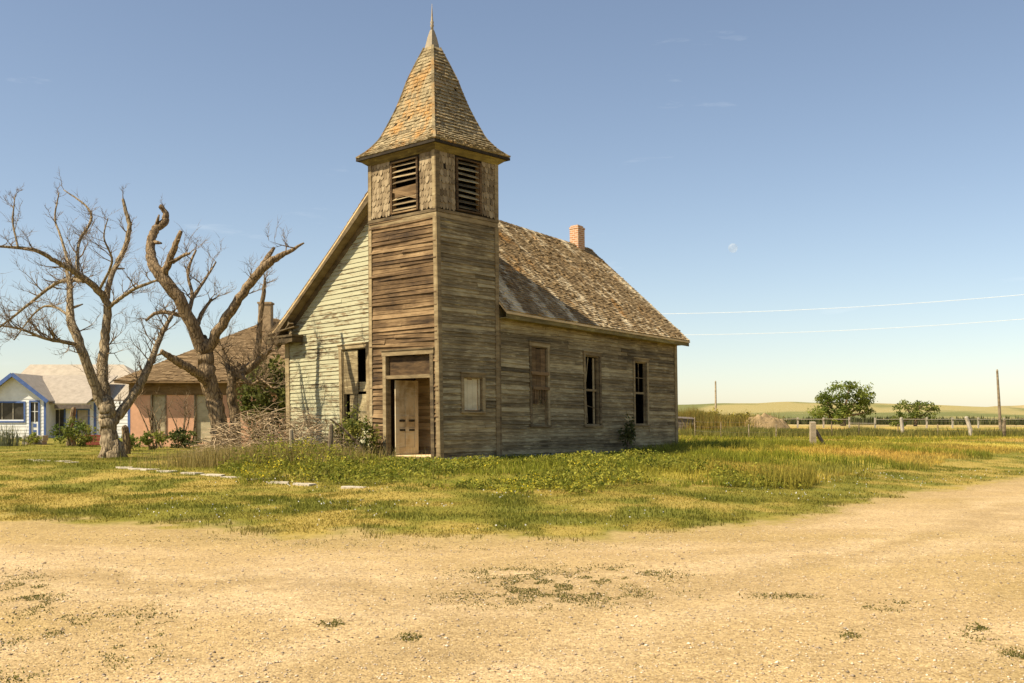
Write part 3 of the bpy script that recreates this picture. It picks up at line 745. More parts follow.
# broken cornice return at the left eave
cr_ = MB(); cb = MB()
cr_.box(u0 - .05, n0 - .03, WD - .62, WD + OV, ze - .42, ze - .26); cr_.box(u0 - .09, n0 - .03, WD - .66, WD + OV + .05, ze - .258, ze - .20)
cr_.bar((u0 + .05, WD - .70, ze + .02), (u0 + .0, WD + .34, ze - .14), .20, .03); cr_.bar((u0 + .0, WD - .55, ze + .12), (u0 + .2, WD - .05, ze - .10), .12, .03)
cr_.bar((u0 + .02, WD - .50, ze - .18), (u0 + .1, WD - .30, ze + .22), .03, .12)
cr_.build('cornice_return', M['rake'], **nv)
# --- chimney
cu0 = 10.82; cz = ze + .1 + SL * WD / 2
cm_ = MB(); cm_.box(cu0, cu0 + .37, WD / 2 - .185, WD / 2 + .185, cz - .5, cz + .55); cm_.box(cu0 - .012, cu0 + .382, WD / 2 - .197, WD / 2 + .197, cz + .552, cz + .62); cm_.box(cu0 + .03, cu0 + .34, WD / 2 - .15, WD / 2 + .17, cz + .622, cz + .68)
cm_.build('chimney', M['brick'], **nv)
# --- nave windows
def bx_side(m, a0, a1, n0_, n1_, z0, z1, r=None): m.box(a0, a1, -n1_, -n0_, z0, z1, r)
for i, op in enumerate(WIN):
    m = MB(); casing(m, op, SIDE, .09, .045); wo = m.build('window', M['trim'], **nv)
    a0, a1, z0, z1 = op; s = MB(); zm = (z0 + z1) / 2
    if i == 0:
        tag(wo, 'window boarded with rusty brown panels, broken at the bottom')
        b = MB(); x = a0 + .03
        for wdt, zt_, zb_ in ((.20, z1 - .04, z0 + .95), (.20, z1 - .06, z0 + .95), (.20, z1 - .05, z0 + .93)):
            bx_side(b, x, x + wdt, -.03, .0, zb_, zt_, R()); x += wdt + .01
        bx_side(b, a0 - .05, a1 + .03, .052, .075, z0 + 1.28, z0 + 1.37, .9); bx_side(b, a0 + .02, a1 + .05, .052, .072, z0 + .90, z0 + .98, .7)
        for k in range(6): bx_side(b, a0 + .02 + k * .115, a0 + .02 + k * .115 + U(.05, .09), .0, .02, z0 + U(.48, .66), z0 + .93, R() * .6)
        b.build('boarding', M['dark_boards'], wo, True, warp_nave)
        b = MB(); bx_side(b, a0 + .02, a1 - .02, -.09, -.06, z0 + .015, z0 + .98, .5); b.build('lower_board', M['side'], wo, True, warp_nave)
    else:
        bx_side(s, a0 + .021, a1 - .021, -.09, -.05, zm - .03, zm + .03); bx_side(s, a0 + .021, a0 + .06, -.09, -.05, zm + .031, z1 - .031); bx_side(s, a1 - .06, a1 - .021, -.09, -.05, z0 + .02, z1 - .031)
        if i == 2:
            bx_side(s, (a0 + a1) / 2 - .012, (a0 + a1) / 2 + .012, -.085, -.06, zm + .03, z1 - .03); bx_side(s, a0 + .06, a1 - .06, -.085, -.06, zm + .45, zm + .475)
        else:
            s.bar((a0 + .10, .07, zm + .05), (a0 + .26, .07, z1 - .05), .03, .02, (0, 1, 0)); s.bar((a0 + .22, .09, z0 + .04), (a0 + .14, .09, zm - .04), .05, .02, (0, 1, 0)); s.bar((a0 + .06, .08, z0 + .55), (a1 - .10, .08, z0 + .46), .02, .02, (0, 1, 0))
            bx_side(s, a1 - .19, a1 - .10, -.11, -.09, z0 + .02, z1 - .05)
        s.build('sash', M['trim'], wo, True, warp_nave)
m = MB(); casing(m, GWIN, FRNT, .10, .045); wo = m.build('window', M['trim'], **nv)
tag(wo, 'front window half boarded with a black gap at upper right')
a0, a1, z0, z1 = GWIN; b = MB()
def bxf(m, a0, a1, n0_, n1_, za, zb_, r=None): m.box(n0 - n1_, n0 - n0_, a0, a1, za, zb_, r)
bxf(b, a0 + .36, a1 - .03, -.05, -.02, 1.72, z1 - .05, .5); bxf(b, a0 + .03, a1 - .03, -.08, -.045, 1.78, 1.84, .6)
bxf(b, a0 + .03, a0 + .40, -.07, -.05, z0 + .03, 1.70, .8); bxf(b, a0 + .42, a1 - .20, -.075, -.05, z0 + .03, 1.74, .4); bxf(b, a0 + .03, a0 + .35, -.09, -.07, 1.84, 2.05, .7)
b.build('boarding', M['side'], wo, True, warp_nave)

# ------------------------------------------------------------------ bare trees
def spline(P, n):
    P = np.array(P, float); m = len(P); out = []
    for i in range(m - 1):
        p0, p1, p2, p3 = P[max(i - 1, 0)], P[i], P[i + 1], P[min(i + 2, m - 1)]
        for t in np.linspace(0, 1, n, endpoint=False):
            out.append(.5 * (2 * p1 + (p2 - p0) * t + (2 * p0 - 5 * p1 + 4 * p2 - p3) * t ** 2 + (3 * p1 - p0 - 3 * p2 + p3) * t ** 3))
    out.append(P[-1]); return np.array(out)
def twig(mb, p, d, ln, r, lev):
    pts = [p]; rad = [r]; n = 4 if lev > 0 else 3; d = d.normalized()
    for i in range(n):
        d = (d + Vector((U(-.33, .33), U(-.33, .33), U(-.2, .32)))).normalized()
        pts.append(pts[-1] + d * ln / n); rad.append(r * (1 - (i + 1) / (n + .4)))
        if lev > 0 and i >= 0:
            for q in range(random.choice((1, 1, 2))):
                nd = (d + Vector((U(-1, 1), U(-1, 1), U(-.5, .9)))).normalized()
                twig(mb, pts[-1], nd, ln * U(.4, .7), max(.005, rad[-1] * .8), lev - 1)
    mb.tube(pts, rad, 3, cap=False, rnd=R())
def bare_tree(name, label, Y, base, trunk, limbs, mat, twigs=1.0, group=None):
    bw = at(base[0], base[1], Y); g = gzs(bw.x, bw.y)
    t = thing(name, label, 'tree', (bw.x, bw.y, g), 0, group)
    def curve(pl, n=6):
        P = [list(at(x, y, Y + dy)) + [w * .44 * Y / F] for x, y, w, dy in pl]
        Q = spline(P, n)
        # small kinks, larger than the wood is thick, as old limbs have
        for i in range(1, len(Q) - 1): Q[i, :3] += rng.normal(0, .10, 3) * Q[i, 3]
        return [Vector(q[:3]) for q in Q], [max(.006, q[3]) for q in Q]
    tb = MB(); pts, rad = curve(trunk, 8)
    pts[0].z = g - .15; tb.tube(pts, rad, 18, .16)
    for k in range(6):                      # root flares
        a = k * 1.05 + U(-.2, .2); d = Vector((math.cos(a), math.sin(a), 0)); p = Vector((bw.x, bw.y, g)); r0 = rad[0]
        tb.tube([p + d * r0 * .45 + Vector((0, 0, .42)), p + d * r0 * .80 + Vector((0, 0, .14)), p + d * r0 * 1.35 + Vector((0, 0, -.10))], [r0 * .40, r0 * .36, r0 * .2], 9, .1)
    tr = tb.build('trunk', mat, t, smooth=True)
    tm_ = MB(); ztop = max(at(q[0], q[1], Y).z for pl, _ in limbs for q in pl) - 1.3
    for pl, tdens in limbs:
        lb = MB(); pts, rad = curve(pl); lb.tube(pts, rad, 10 if rad[0] > .08 else 6, .15 if rad[0] > .05 else .08)
        # knots and snapped stubs
        for i in range(2, len(pts) - 1):
            if R() < .035 and rad[i] > .03:
                d = Vector((U(-1, 1), U(-1, 1), U(-.3, 1))).normalized(); lb.tube([pts[i], pts[i] + d * rad[i] * 2.2, pts[i] + d * rad[i] * U(2.6, 4)], [rad[i] * .5, rad[i] * .4, rad[i] * .18], 6, .1)
        lb.build('limb', mat, t, smooth=True)
        for i in range(2, len(pts)):
            f = i / len(pts)
            hi_ = pts[i].z > ztop
            if R() < tdens * twigs * (.25 + .75 * f) * (.4 if hi_ else 1):
                d = (pts[i] - pts[i - 1]).normalized(); nd = (d * .5 + Vector((U(-1, 1), U(-1, 1), U(-.3, .9)))).normalized()
                twig(tm_, pts[i], nd, U(.35, .95) * (.5 if hi_ else 1), max(.011, min(.026, rad[i] * .55)), 2)
    if tm_.v:
        o = tm_.build('twigs', M['twig'], t); o['kind'] = 'stuff'
    return t
T1 = [(113, 457, 25, 0), (110, 438, 18, 0), (108, 420, 17, 0), (106, 405, 18, 0), (105, 396, 10, 0)]
L1 = [([(105, 410, 13, 0), (91, 375, 11, -.3), (80.6, 345, 10, -.5), (71, 320, 9, -.4), (70, 286, 6, .1), (66, 268, 3, .4)], .9),
      ([(106, 408, 13, 0), (102, 367, 11, .3), (106, 333, 10, .5), (108, 307, 9, .5), (98, 290, 8, .2), (76, 273, 6.5, -.4), (55, 261, 5, -.9), (34, 250, 4, -1.4), (-4, 246, 2.2, -2)], .75),
      ([(106, 300, 7, .5), (112.5, 273, 6, .8), (125, 248, 5.5, 1.2), (129.5, 227, 5, 1.3), (126, 212, 4.5, 1.3), (123, 199, 3, 1.3)], .45),
      ([(110, 425, 13, 0), (124, 408, 11, .4), (140, 384, 10, .9), (155, 352, 8, 1.4), (163, 331, 6, 1.8), (172, 316, 4, 2)], 1.5),
      ([(108, 308, 5, .5), (122, 297, 4.5, -.2), (136, 288, 4, -.6), (157, 280, 2.5, -1)], .6),
      ([(84, 281, 5.5, -.2), (70, 280, 5, .6), (55, 284, 4.5, 1.2), (30, 303, 3.6, 1.6), (4, 324, 2.6, 2), (-18, 340, 1.6, 2.2)], 1.4),
      ([(78, 345, 5, -.5), (60, 341, 4.2, -1.2), (47, 339, 3.8, -1.6), (21, 329, 2.8, -2.2), (2, 326, 1.6, -2.6)], 1.5),
      ([(70, 269, 3.4, -.6), (61.5, 239, 2.8, -.2), (55, 218, 2.2, .1), (59, 193, 1.2, .3)], .8),
      ([(78, 272, 4, -.3), (78.5, 244, 3.4, .4), (91, 220, 3, .8), (86, 206, 2.6, 1), (64, 190, 1.4, 1.2)], .7),
      ([(18, 247, 2.4, -1.7), (13, 222, 2, -1.6), (15, 197, 1, -1.5)], .8),
      ([(72, 318, 3.4, -.4), (52, 306, 2.8, .4), (36, 312, 2.2, 1), (14, 340, 1.4, 1.4)], .9),
      ([(99, 290, 3.4, .2), (112, 262, 2.6, -.6), (104, 238, 1.8, -1.1), (108, 218, 1, -1.3)], .8)]
bare_tree('dead_tree', 'bleached bare tree with a wide low-forking crown in front of the white cottage', 29.6, (113, 457), T1, L1, M['bark1'], 1.1)
T2 = [(222, 455, 24, 0), (221, 436, 21, 0), (214, 400, 19, 0), (207, 370, 18, 0), (204, 348, 17, 0), (203, 340, 12, 0)]
L2 = [([(205, 352, 16, 0), (188, 317, 14, -.3), (171, 288, 14, -.5), (155, 268, 13, -.5), (150, 247, 10, -.2), (154.6, 231, 9.5, 0), (165, 221, 9, .1), (165, 212, 6, .1), (160, 206, 5, .1)], .30),
      ([(163, 276, 9, -.5), (173, 252, 7.5, -.8), (181, 231, 4, -1)], .5),
      ([(173, 262, 5, -.7), (182, 256, 4, -.9), (190, 253, 2.4, -1)], .7),
      ([(206, 352, 14, 0), (222, 325, 12, -.1), (237, 303, 10.5, -.2), (257, 274, 9.5, -.3), (273.5, 260, 8, -.35), (290, 251, 5, -.4), (304, 243, 1.8, -.45)], .22),
      ([(256, 276, 7, -.3), (267, 258, 6, .2), (274, 248, 3.5, .5)], .3),
      ([(211, 388, 11, 0), (197, 373, 10, -.6), (183, 365, 9, -1), (170, 357, 7, -1.3), (161, 351, 5, -1.5)], .25),
      ([(203, 340, 7, 0), (191, 321, 6, .5), (171, 313, 5, 1), (155, 314, 4, 1.3), (146, 321, 2.6, 1.4)], .8),
      ([(197, 326, 6, .2), (202, 313, 5, .5), (212, 299, 2.8, .8)], .5),
      ([(188, 317, 5, -.2), (192, 296, 4.4, .6), (188, 272, 3.4, 1), (196, 250, 2, 1.3)], 1.0),
      ([(192, 298, 4, .6), (206, 278, 3, 1.2), (216, 262, 1.8, 1.6)], 1.0)]
bare_tree('dead_tree', 'brown snapped-limb dead tree with one thick bough reaching right toward the church', 31.0, (222, 455), T2, L2, M['bark2'], .5)
T3 = [(236, 452, 13, 0), (236, 425, 12, 0), (232, 398, 11, 0), (233, 376, 10, .1), (238, 362, 8, .2)]
L3 = [([(235, 372, 9, .1), (253, 362, 8, .3), (258, 345, 7, .4), (260, 322, 6, .5), (264, 292, 5, .5), (265, 278, 2.5, .5)], .5),
      ([(236, 378, 8, .1), (250, 368, 8, -.2), (262, 358, 6, -.5), (272, 348, 3, -.7)], .9),
      ([(233, 385, 7, 0), (226, 362, 6, .4), (221, 346, 3.6, .6)], .9),
      ([(240, 372, 5, 0), (250, 384, 4, -.5), (262, 380, 3, -.8), (272, 388, 2, -1)], 1.2)]
bare_tree('dead_tree', 'small dark gnarled dead tree crowded behind the brown snapped-limb tree', 31.9, (236, 452), T3, L3, M['bark2'], 1.4)

# ------------------------------------------------------------------ leafy plants
def leaves_arrays(cen, nrm_sp, size, col, elong=1.6, rs=None):
    """diamond leaves (two triangles) at cen with random directions"""
    n = len(cen); a = rng.normal(0, 1, (n, 3)); a /= np.linalg.norm(a, axis=1)[:, None]
    b = rng.normal(0, 1, (n, 3)); b -= a * (a * b).sum(1)[:, None]; b /= np.linalg.norm(b, axis=1)[:, None]
    s = (size * rng.uniform(.55, 1.3, n))[:, None]
    v = np.stack([cen - a * s * elong * .5, cen + b * s * .5, cen + a * s * elong * .5, cen - b * s * .5], 1).reshape(-1, 3)
    i = np.arange(n)[:, None] * 4; t = np.concatenate([i + [0, 1, 2], i + [0, 2, 3]])
    return v, t, np.repeat(col, 4, 0)
def tint_cols(n, c1, c2, jit=.25):
    t = rng.random(n)[:, None]; c = np.array(c1) * (1 - t) + np.array(c2) * t
    return c * rng.uniform(1 - jit, 1 + jit, n)[:, None]
def clump_pts(cen, rad, n, k, spread=.34):
    """n leaves in k clumps spread through an ellipsoid"""
    c = rng.normal(0, 1, (k, 3)); c /= np.linalg.norm(c, axis=1)[:, None]; c *= (rng.random(k) ** .45)[:, None]
    sz = rng.uniform(.5, 1.25, k); w = sz ** 2 / (sz ** 2).sum(); idx = rng.choice(k, n, p=w)
    p = c[idx] + rng.normal(0, 1, (n, 3)) * spread * .5 * sz[idx][:, None]
    return np.array(cen) + p * np.array(rad), idx
def shrub(label, cat, x, y, w, h, c1, c2, n=900, leaf=.06, k=22, dp=None, name='shrub', stems=9, group=None, low=.0, stem_h=.8):
    g = gzs(x, y); t = thing(name, label, cat, (x, y, g), 0, group)
    p, idx = clump_pts((x, y, g + h * (.5 + low)), (w / 2, (dp or w * .8) / 2, h * (.5 - low * .6)), n, k)
    p[:, 2] = np.maximum(p[:, 2], g + .02)
    cl = tint_cols(k, c1, c2, .2)[idx] * rng.uniform(.75, 1.25, n)[:, None]
    v, tr, c = leaves_arrays(p, None, leaf, cl); tri_mesh('foliage', v, tr, c, M['leaf'], t)
    m_ = MB()
    for i in range(stems):
        q = Vector(p[rng.integers(n)]); q.z = g + h * U(.4, stem_h); b = Vector((x + U(-.15, .15) * w, y + U(-.15, .15) * w, g - .03))
        m_.tube([b, b.lerp(q, .5) + Vector((U(-.06, .06), U(-.06, .06), h * .08)), q], [.012 + .006 * h, .01 + .003 * h, .004], 5)
    m_.build('stem', M['bark2'], t)
    return t
GA, GB = (0.096, 0.136, 0.024), (.13, .15, .035)
def gp(px, py_base, Y):                     # X for a pixel column at depth Y
    return (px - 512) / F * Y
x_ = gp(266, 0, 36.5); shrub('tall dark green bush filling the gap between pink house and church', 'bush', x_, 36.5, 1.6, 3.0, (0.079, 0.096, 0.021), (0.210, 0.208, 0.048), 3600, .10, 40, 1.6, stems=14)
x_ = gp(354, 0, 27.6); shrub('green leafy shrub against the tower left of the church doorway', 'bush', x_, 27.6, 1.2, 1.3, (0.105, 0.136, 0.024), (0.298, 0.280, 0.060), 2100, .055, 32)
x_ = gp(72, 0, 41); shrub('rounded dark green bush in front of the white cottage wall', 'bush', x_, 41, 1.5, 1.0, (0.088, 0.128, 0.021), (0.245, 0.256, 0.053), 1500, .07, 26)
x_ = gp(130, 0, 36); shrub('low green bush just right of the bleached tree trunk', 'bush', x_, 36, 1.2, .55, (0.105, 0.144, 0.024), (0.280, 0.304, 0.060), 900, .06, 18)
x_ = gp(152, 0, 37); shrub('weedy green bush in front of the pink wall left corner', 'bush', x_, 37, .8, .65, (0.123, 0.160, 0.024), (0.333, 0.336, 0.068), 700, .06, 14)
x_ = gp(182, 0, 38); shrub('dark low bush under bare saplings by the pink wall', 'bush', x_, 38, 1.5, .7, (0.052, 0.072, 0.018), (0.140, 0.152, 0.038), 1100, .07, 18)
x_ = gp(34, 0, 44); shrub('trailing green vine growing over the stone planter', 'vine', x_, 43.6, .8, .5, (0.123, 0.160, 0.024), (0.350, 0.352, 0.068), 500, .06, 12, name='vine')
def spiky(label, x, y, w, h, n, c1, c2, name='spiky_plant'):
    g = gzs(x, y); pts = np.stack([rng.normal(x, w / 4, n), rng.normal(y, w / 4, n), np.full(n, g)], 1)
    v, t, c = blade_arrays(pts, rng.uniform(.5, 1, n) * h, .03, .22, tint_cols(n, c1, c2)); o = tri_mesh(name, v, t, c, M['leaf'])
    o.data.transform(Matrix.Translation((-x, -y, -g))); o.location = (x, y, g); return tag(o, label, 'plant')
def blade_arrays(p, h, w, lean, col):
    """bent two-segment blades as three triangles each"""
    n = len(p); a = rng.uniform(0, 2 * np.pi, n); d = np.stack([np.cos(a), np.sin(a), 0 * a], 1)
    a2 = rng.uniform(0, 2 * np.pi, n); ld = np.stack([np.cos(a2), np.sin(a2), 0 * a2], 1) * (np.abs(rng.normal(0, lean, n)) * h)[:, None]
    w = (np.ones(n) * w * rng.uniform(.6, 1.3, n))[:, None]; hz = np.zeros((n, 3)); hz[:, 2] = h
    mid = p + hz * .55 + ld * .35; tip = p + hz + ld - np.array([0, 0, 1]) * (np.linalg.norm(ld, axis=1) * .25)[:, None]
    v = np.stack([p - d * w / 2, p + d * w / 2, mid + d * w * .4, mid - d * w * .4, tip], 1).reshape(-1, 3)
    i = np.arange(n)[:, None] * 5; t = np.concatenate([i + [0, 1, 2], i + [0, 2, 3], i + [3, 2, 4]])
    return v, t, np.repeat(col, 5, 0)
spiky('clump of upright blue-grey stalks at the far left edge by the cottage', gp(8, 0, 42), 42, 1.0, 1.05, 140, (0.175, 0.192, 0.105), (.22, .22, .13))
# sapling against the nave wall
loc = Matrix.Rotation(UA, 3, 'Z') @ Vector((8.05, -.30, 0)); xs, ys = -1.83 + loc.x, 26.81 + loc.y
shrub('thin dark sapling growing against the church side wall below a window', 'sapling', xs, ys, .55, 1.25, (0.052, 0.064, 0.018), (0.140, 0.144, 0.045), 420, .06, 15, .5, name='sapling', stems=5)
# bare saplings in front of the pink house
for i, (px, lab) in enumerate(((160, 'leafless sapling leaning left in front of the pink wall'), (186, 'leafless many-stemmed sapling between the boarded panel and dead tree'))):
    x = gp(px, 0, 38.5); g = gzs(x, 38.5); m_ = MB()
    for k in range(6):
        b = Vector((x + U(-.25, .25), 38.5 + U(-.2, .2), g - .05)); e = b + Vector((U(-.5, .5) - (.3 if i == 0 else 0), U(-.4, .4), U(1.0, 1.9)))
        mid = b.lerp(e, .5) + Vector((U(-.1, .1), 0, 0)); m_.tube([b, mid, e], [.035, .026, .008], 5)
        for q in range(3): twig(m_, b.lerp(e, U(.3, 1)), Vector((U(-.7, .7), U(-.5, .5), .8)), U(.4, .8), .012, 1)
    o = m_.build('bare_sapling', M['bark2']); o.data.transform(Matrix.Translation((-x, -38.5, -g))); o.location = (x, 38.5, g); tag(o, lab, 'sapling')

# ------------------------------------------------------------------ the pink house
def gable_house_box(): pass
PX0, PX1, PY0, PY1 = -14.9, -5.6, 41.0, 50.0
pg = gzs(-10, 41); ph = thing('pink_house', 'pink stucco house with brown hipped shingle roof behind the dead trees', 'house', (-10.2, 45.5, pg))
m = MB(); z0, z1 = pg - .3, 2.75
wins = [(-14.05, -13.55, 1.02, 2.52), (-12.35, -11.55, .62, 2.55), (-8.6, -7.7, 1.0, 2.5)]
def wall_open(m, x0, x1, y, z0, z1, ops, th=.2):
    xs = [x0]
    for a, b, c, d in ops: m.box(xs[-1], a, y, y + th, z0, z1, .3); m.box(a, b, y, y + th, z0, c, .3); m.box(a, b, y, y + th, d, z1, .3); xs.append(b)
    m.box(xs[-1], x1, y, y + th, z0, z1, .3)
wall_open(m, PX0, PX1, PY0, z0, z1, wins); m.box(PX0, PX0 + .2, PY0 + .202, PY1, z0, z1, .3); m.box(PX1 - .2, PX1, PY0 + .202, PY1, z0, z1, .3); m.box(PX0 + .202, PX1 - .202, PY1 - .2, PY1, z0, z1, .3)
m.build('wall', M['pink'], ph)
m = MB(); m.box(PX0 - .05, PX1 + .05, PY0 - .04, PY0 - .004, 2.50, 2.95, .9); m.box(PX0 - .45, PX1 + .45, PY0 - .5, PY1 + .45, 2.952, 3.02, .9)
m.build('eave_board', M['dark_boards'], ph)
m = MB(); ap = Vector(((PX0 + PX1) / 2, (PY0 + PY1) / 2, 5.95)); cs = [Vector((PX0 - .5, PY0 - .5, 3.03)), Vector((PX1 + .5, PY0 - .5, 3.03)), Vector((PX1 + .5, PY1 + .5, 3.03)), Vector((PX0 - .5, PY1 + .5, 3.03))]
for k in range(4):
    a, b = cs[k], cs[(k + 1) % 4]; shingles(m, lambda t, a=a: a.lerp(ap, t), lambda t, b=b: b.lerp(ap, t), 46 if k in (0, 3) else 14, .16 if k in (0, 3) else .5, 0, .985, .020, .01, .012)
    m.face([a - Vector((0, 0, .0)), b - Vector((0, 0, .0)), ap - Vector((0, 0, .03))], .1)
pr_ = m.build('roof', M['roof_old'], ph)
m = MB(); cx = gp(265.5, 0, 44.5); m.box(cx - .26, cx + .26, 44.3, 44.82, 5.0, 6.42); m.box(cx - .30, cx + .30, 44.26, 44.86, 6.422, 6.5); m.build('chimney', M['tan_brick'], pr_)
for a, b, c, d in wins:
    f = MB(); f.box(a - .06, a, PY0 - .03, PY0 + .05, c - .04, d + .05); f.box(b, b + .06, PY0 - .03, PY0 + .05, c - .04, d + .05); f.box(a, b, PY0 - .028, PY0 + .05, d, d + .048); f.box(a - .10, b + .10, PY0 - .05, PY0 + .05, c - .10, c - .042)
    fo_ = f.build('window', M['post'], ph); f = MB(); f.box(a + .002, b - .002, PY0 + .06, PY0 + .09, c, d); f.build('boarding', M['pale_board'], fo_)

# ------------------------------------------------------------------ the white cottage
HY = 58.0
def hx(px): return (px - 512) / F * HY
def hz(py): return EYE - (py - HZ) / F * HY
wg = gzs(-26, 58); wh = thing('white_cottage', 'small white cottage with blue trim and tan roofs at the left edge', 'house', (hx(60), HY + 3, wg))
gz0 = wg - .3
# front wing
GL, GR, GC = hx(-16), hx(46), hx(15); eaz, apz = hz(399), hz(375)
m = MB()
wop = [(hx(-9), hx(24), hz(421), hz(403)), (hx(31), hx(38.5), hz(438), hz(402))]
def lap(m, x0, x1, y, z0, z1, ops, row=.19):
    z = z0
    while z < z1:
        e = min(z + row, z1); zm = (z + e) / 2
        for p, q in segs(x0, x1, [(o[0], o[1]) for o in ops if o[2] < zm < o[3]]):
            m.hexa([(p, y - .02, z), (q, y - .02, z), (q, y + .12, z), (p, y + .12, z), (p, y - .004, e), (q, y - .004, e), (q, y + .12, e), (p, y + .12, e)], .2)
        z = e
lap(m, GL, GR, HY, gz0, eaz, wop)
z = eaz
while z < apz - .05:
    e = min(z + .19, apz); f0 = (z - eaz) / (apz - eaz); f1 = (e - eaz) / (apz - eaz)
    a0, a1, b0, b1 = GL + (GC - GL) * f0, GR + (GC - GR) * f0, GL + (GC - GL) * f1, GR + (GC - GR) * f1
    m.hexa([(a0, HY - .02, z), (a1, HY - .02, z), (a1, HY + .12, z), (a0, HY + .12, z), (b0, HY - .004, e), (b1, HY - .004, e), (b1, HY + .12, e), (b0, HY + .12, e)], .2); z = e
m.box(GR - .12, GR, HY + .121, HY + 3, gz0, eaz, .2); m.box(GL, GL + .12, HY + .121, HY + 3, gz0, eaz, .2)
# porch recess and right-hand rooms
RY = HY + 1.2; RE = hx(136)
rops = [(hx(54) * 1.02, hx(64) * 1.02, hz(436), hz(408)), (hx(77) * 1.02, hx(88) * 1.02, hz(438), hz(410))]
lap(m, GR + .01, RE, RY, gz0, hz(401), rops); m.box(RE - .12, RE, RY + .121, HY + 9, gz0, hz(401), .2); m.box(GL, RE - .13, HY + 8.9, HY + 9, gz0, hz(401), .2)
m.build('wall', M['white'], wh)
def roofq(m, p, th=.08, r=.4):
    p = [Vector(q) for q in p]; D = Vector((0, 0, -th)); m.hexa([q + D for q in p] + p, r)
m = MB(); o = .32
s_ = (apz - eaz) / (GC - GL)
roofq(m, [(GL - o, HY - .35, eaz - o * s_ + .1), (GC, HY - .35, apz + .1), (GC, HY + 4.2, apz + .1), (GL - o, HY + 4.2, eaz - o * s_ + .1)]); roofq(m, [(GC + .003, HY - .35, apz + .1), (GR + .25, HY - .35, eaz - .25 * s_ + .1), (GR + .25, HY + 4.2, eaz - .25 * s_ + .1), (GC + .003, HY + 4.2, apz + .1)])
rzl, rzh = hz(401) , hz(376) + .05
roofq(m, [(GR - .3, HY + .35, rzl - .1), (hx(84), HY + .35, rzl - .1), (hx(96), HY + 3.2, rzh + .12), (GC + .1, HY + 3.2, rzh + .12)])
m.build('wing_roof', M['tan_roof'], wh)
m = MB()
rb = hz(366) + .35
A, B, Cc, D_ = (hx(-22), RY + .9, rzl + .35), (RE + .4, RY + .9, rzl + .05), (RE + .4, HY + 9.4, rzl), (hx(-30), HY + 9.4, rzl); E1, E2 = (hx(26) * 1.08, HY + 5.2, rb), (hx(120) * 1.08, HY + 5.2, rb)
for p in ([A, B, E2, E1], [Cc, D_, E1, E2]): roofq(m, p)
m.face([B, Cc, E2]); m.face([D_, A, E1])
m.build('main_roof', M['pale_roof'], wh)
m = MB()
m.bar((GC, HY - .37, apz + .03), (GL - o, HY - .37, eaz - o * s_ + .03), .04, .20); m.bar((GC, HY - .372, apz + .03), (GR + .25, HY - .372, eaz - .25 * s_ + .03), .04, .20)
m.build('gable_trim', M['blue'], wh); m = MB(); m.box(GR - .10, GR + .02, HY - .06, HY - .022, gz0, eaz - .1); m.build('corner_board', M['blue'], wh)
for px in (95, 129): m = MB(); m.box(hx(px) * 1.02 - .07, hx(px) * 1.02 + .07, RY - .06, RY - .025, gz0, rzl - .1); m.build('corner_board', M['blue'], wh)
m = MB(); m.box(GR + .3, hx(88), HY + .36, HY + .46, rzl - .42, rzl - .20); m.build('porch_beam', M['greybox'], wh)
def fwin(op, y, door=False):
    a, b, c, d = op; f = MB(); w = .09
    f.box(a - w, a, y - .05, y + .06, c - (0 if door else w), d + w); f.box(b, b + w, y - .05, y + .06, c - (0 if door else w), d + w); f.box(a + .001, b - .001, y - .048, y + .06, d, d + w)
    if not door: f.box(a + .001, b - .001, y - .06, y + .06, c - w, c)
    fo_ = f.build('door' if door else 'window', M['blue'], wh)
    p = MB()
    if door:
        zm = c + (d - c) * .45; p.box(a, b, y + .02, y + .05, c, zm, .2); p.build('door_panel', M['white'], fo_); p = MB(); p.box(a + .12, b - .12, y + .01, y + .019, c + .15, zm - .45); p.build('inset_panel', M['blue'], fo_); p = MB(); p.box(a + .12, b - .12, y + .01, y + .019, zm - .3, zm - .1); p.build('inset_panel', M['blue'], fo_)
        p = MB(); p.box(a, b, y + .03, y + .05, zm + .002, d); p.build('pane', M['glassdark'], fo_); p = MB(); p.box((a + b) / 2 - .02, (a + b) / 2 + .02, y, y + .029, zm, d); p.box(a, b, y + .001, y + .028, (zm + d) / 2, (zm + d) / 2 + .04); p.build('muntin', M['white'], fo_)
    else:
        p.box(a, b, y + .03, y + .05, c, d); p.build('pane', M['glassdark'], fo_); p = MB()
        for k in (1, 2) if b - a > 1 else (1,): xx = a + (b - a) * k / (3 if b - a > 1 else 2); p = MB(); p.box(xx - .02, xx + .02, y, y + .029, c, d); p.build('muntin', M['whitewash'], fo_)
fwin(wop[0], HY); fwin(wop[1], HY, True); fwin(rops[0], RY)
a, b, c, d = rops[1]; f = MB(); f.box(a - .09, a, RY - .05, RY + .06, c, d + .09); f.box(b, b + .09, RY - .05, RY + .06, c, d + .09); f.box(a, b, RY - .048, RY + .06, d, d + .088); dd_ = f.build('door', M['blue'], wh); f = MB(); f.box(a, b, RY + .02, RY + .05, c, d); f.build('door_panel', M['whitewash'], dd_)

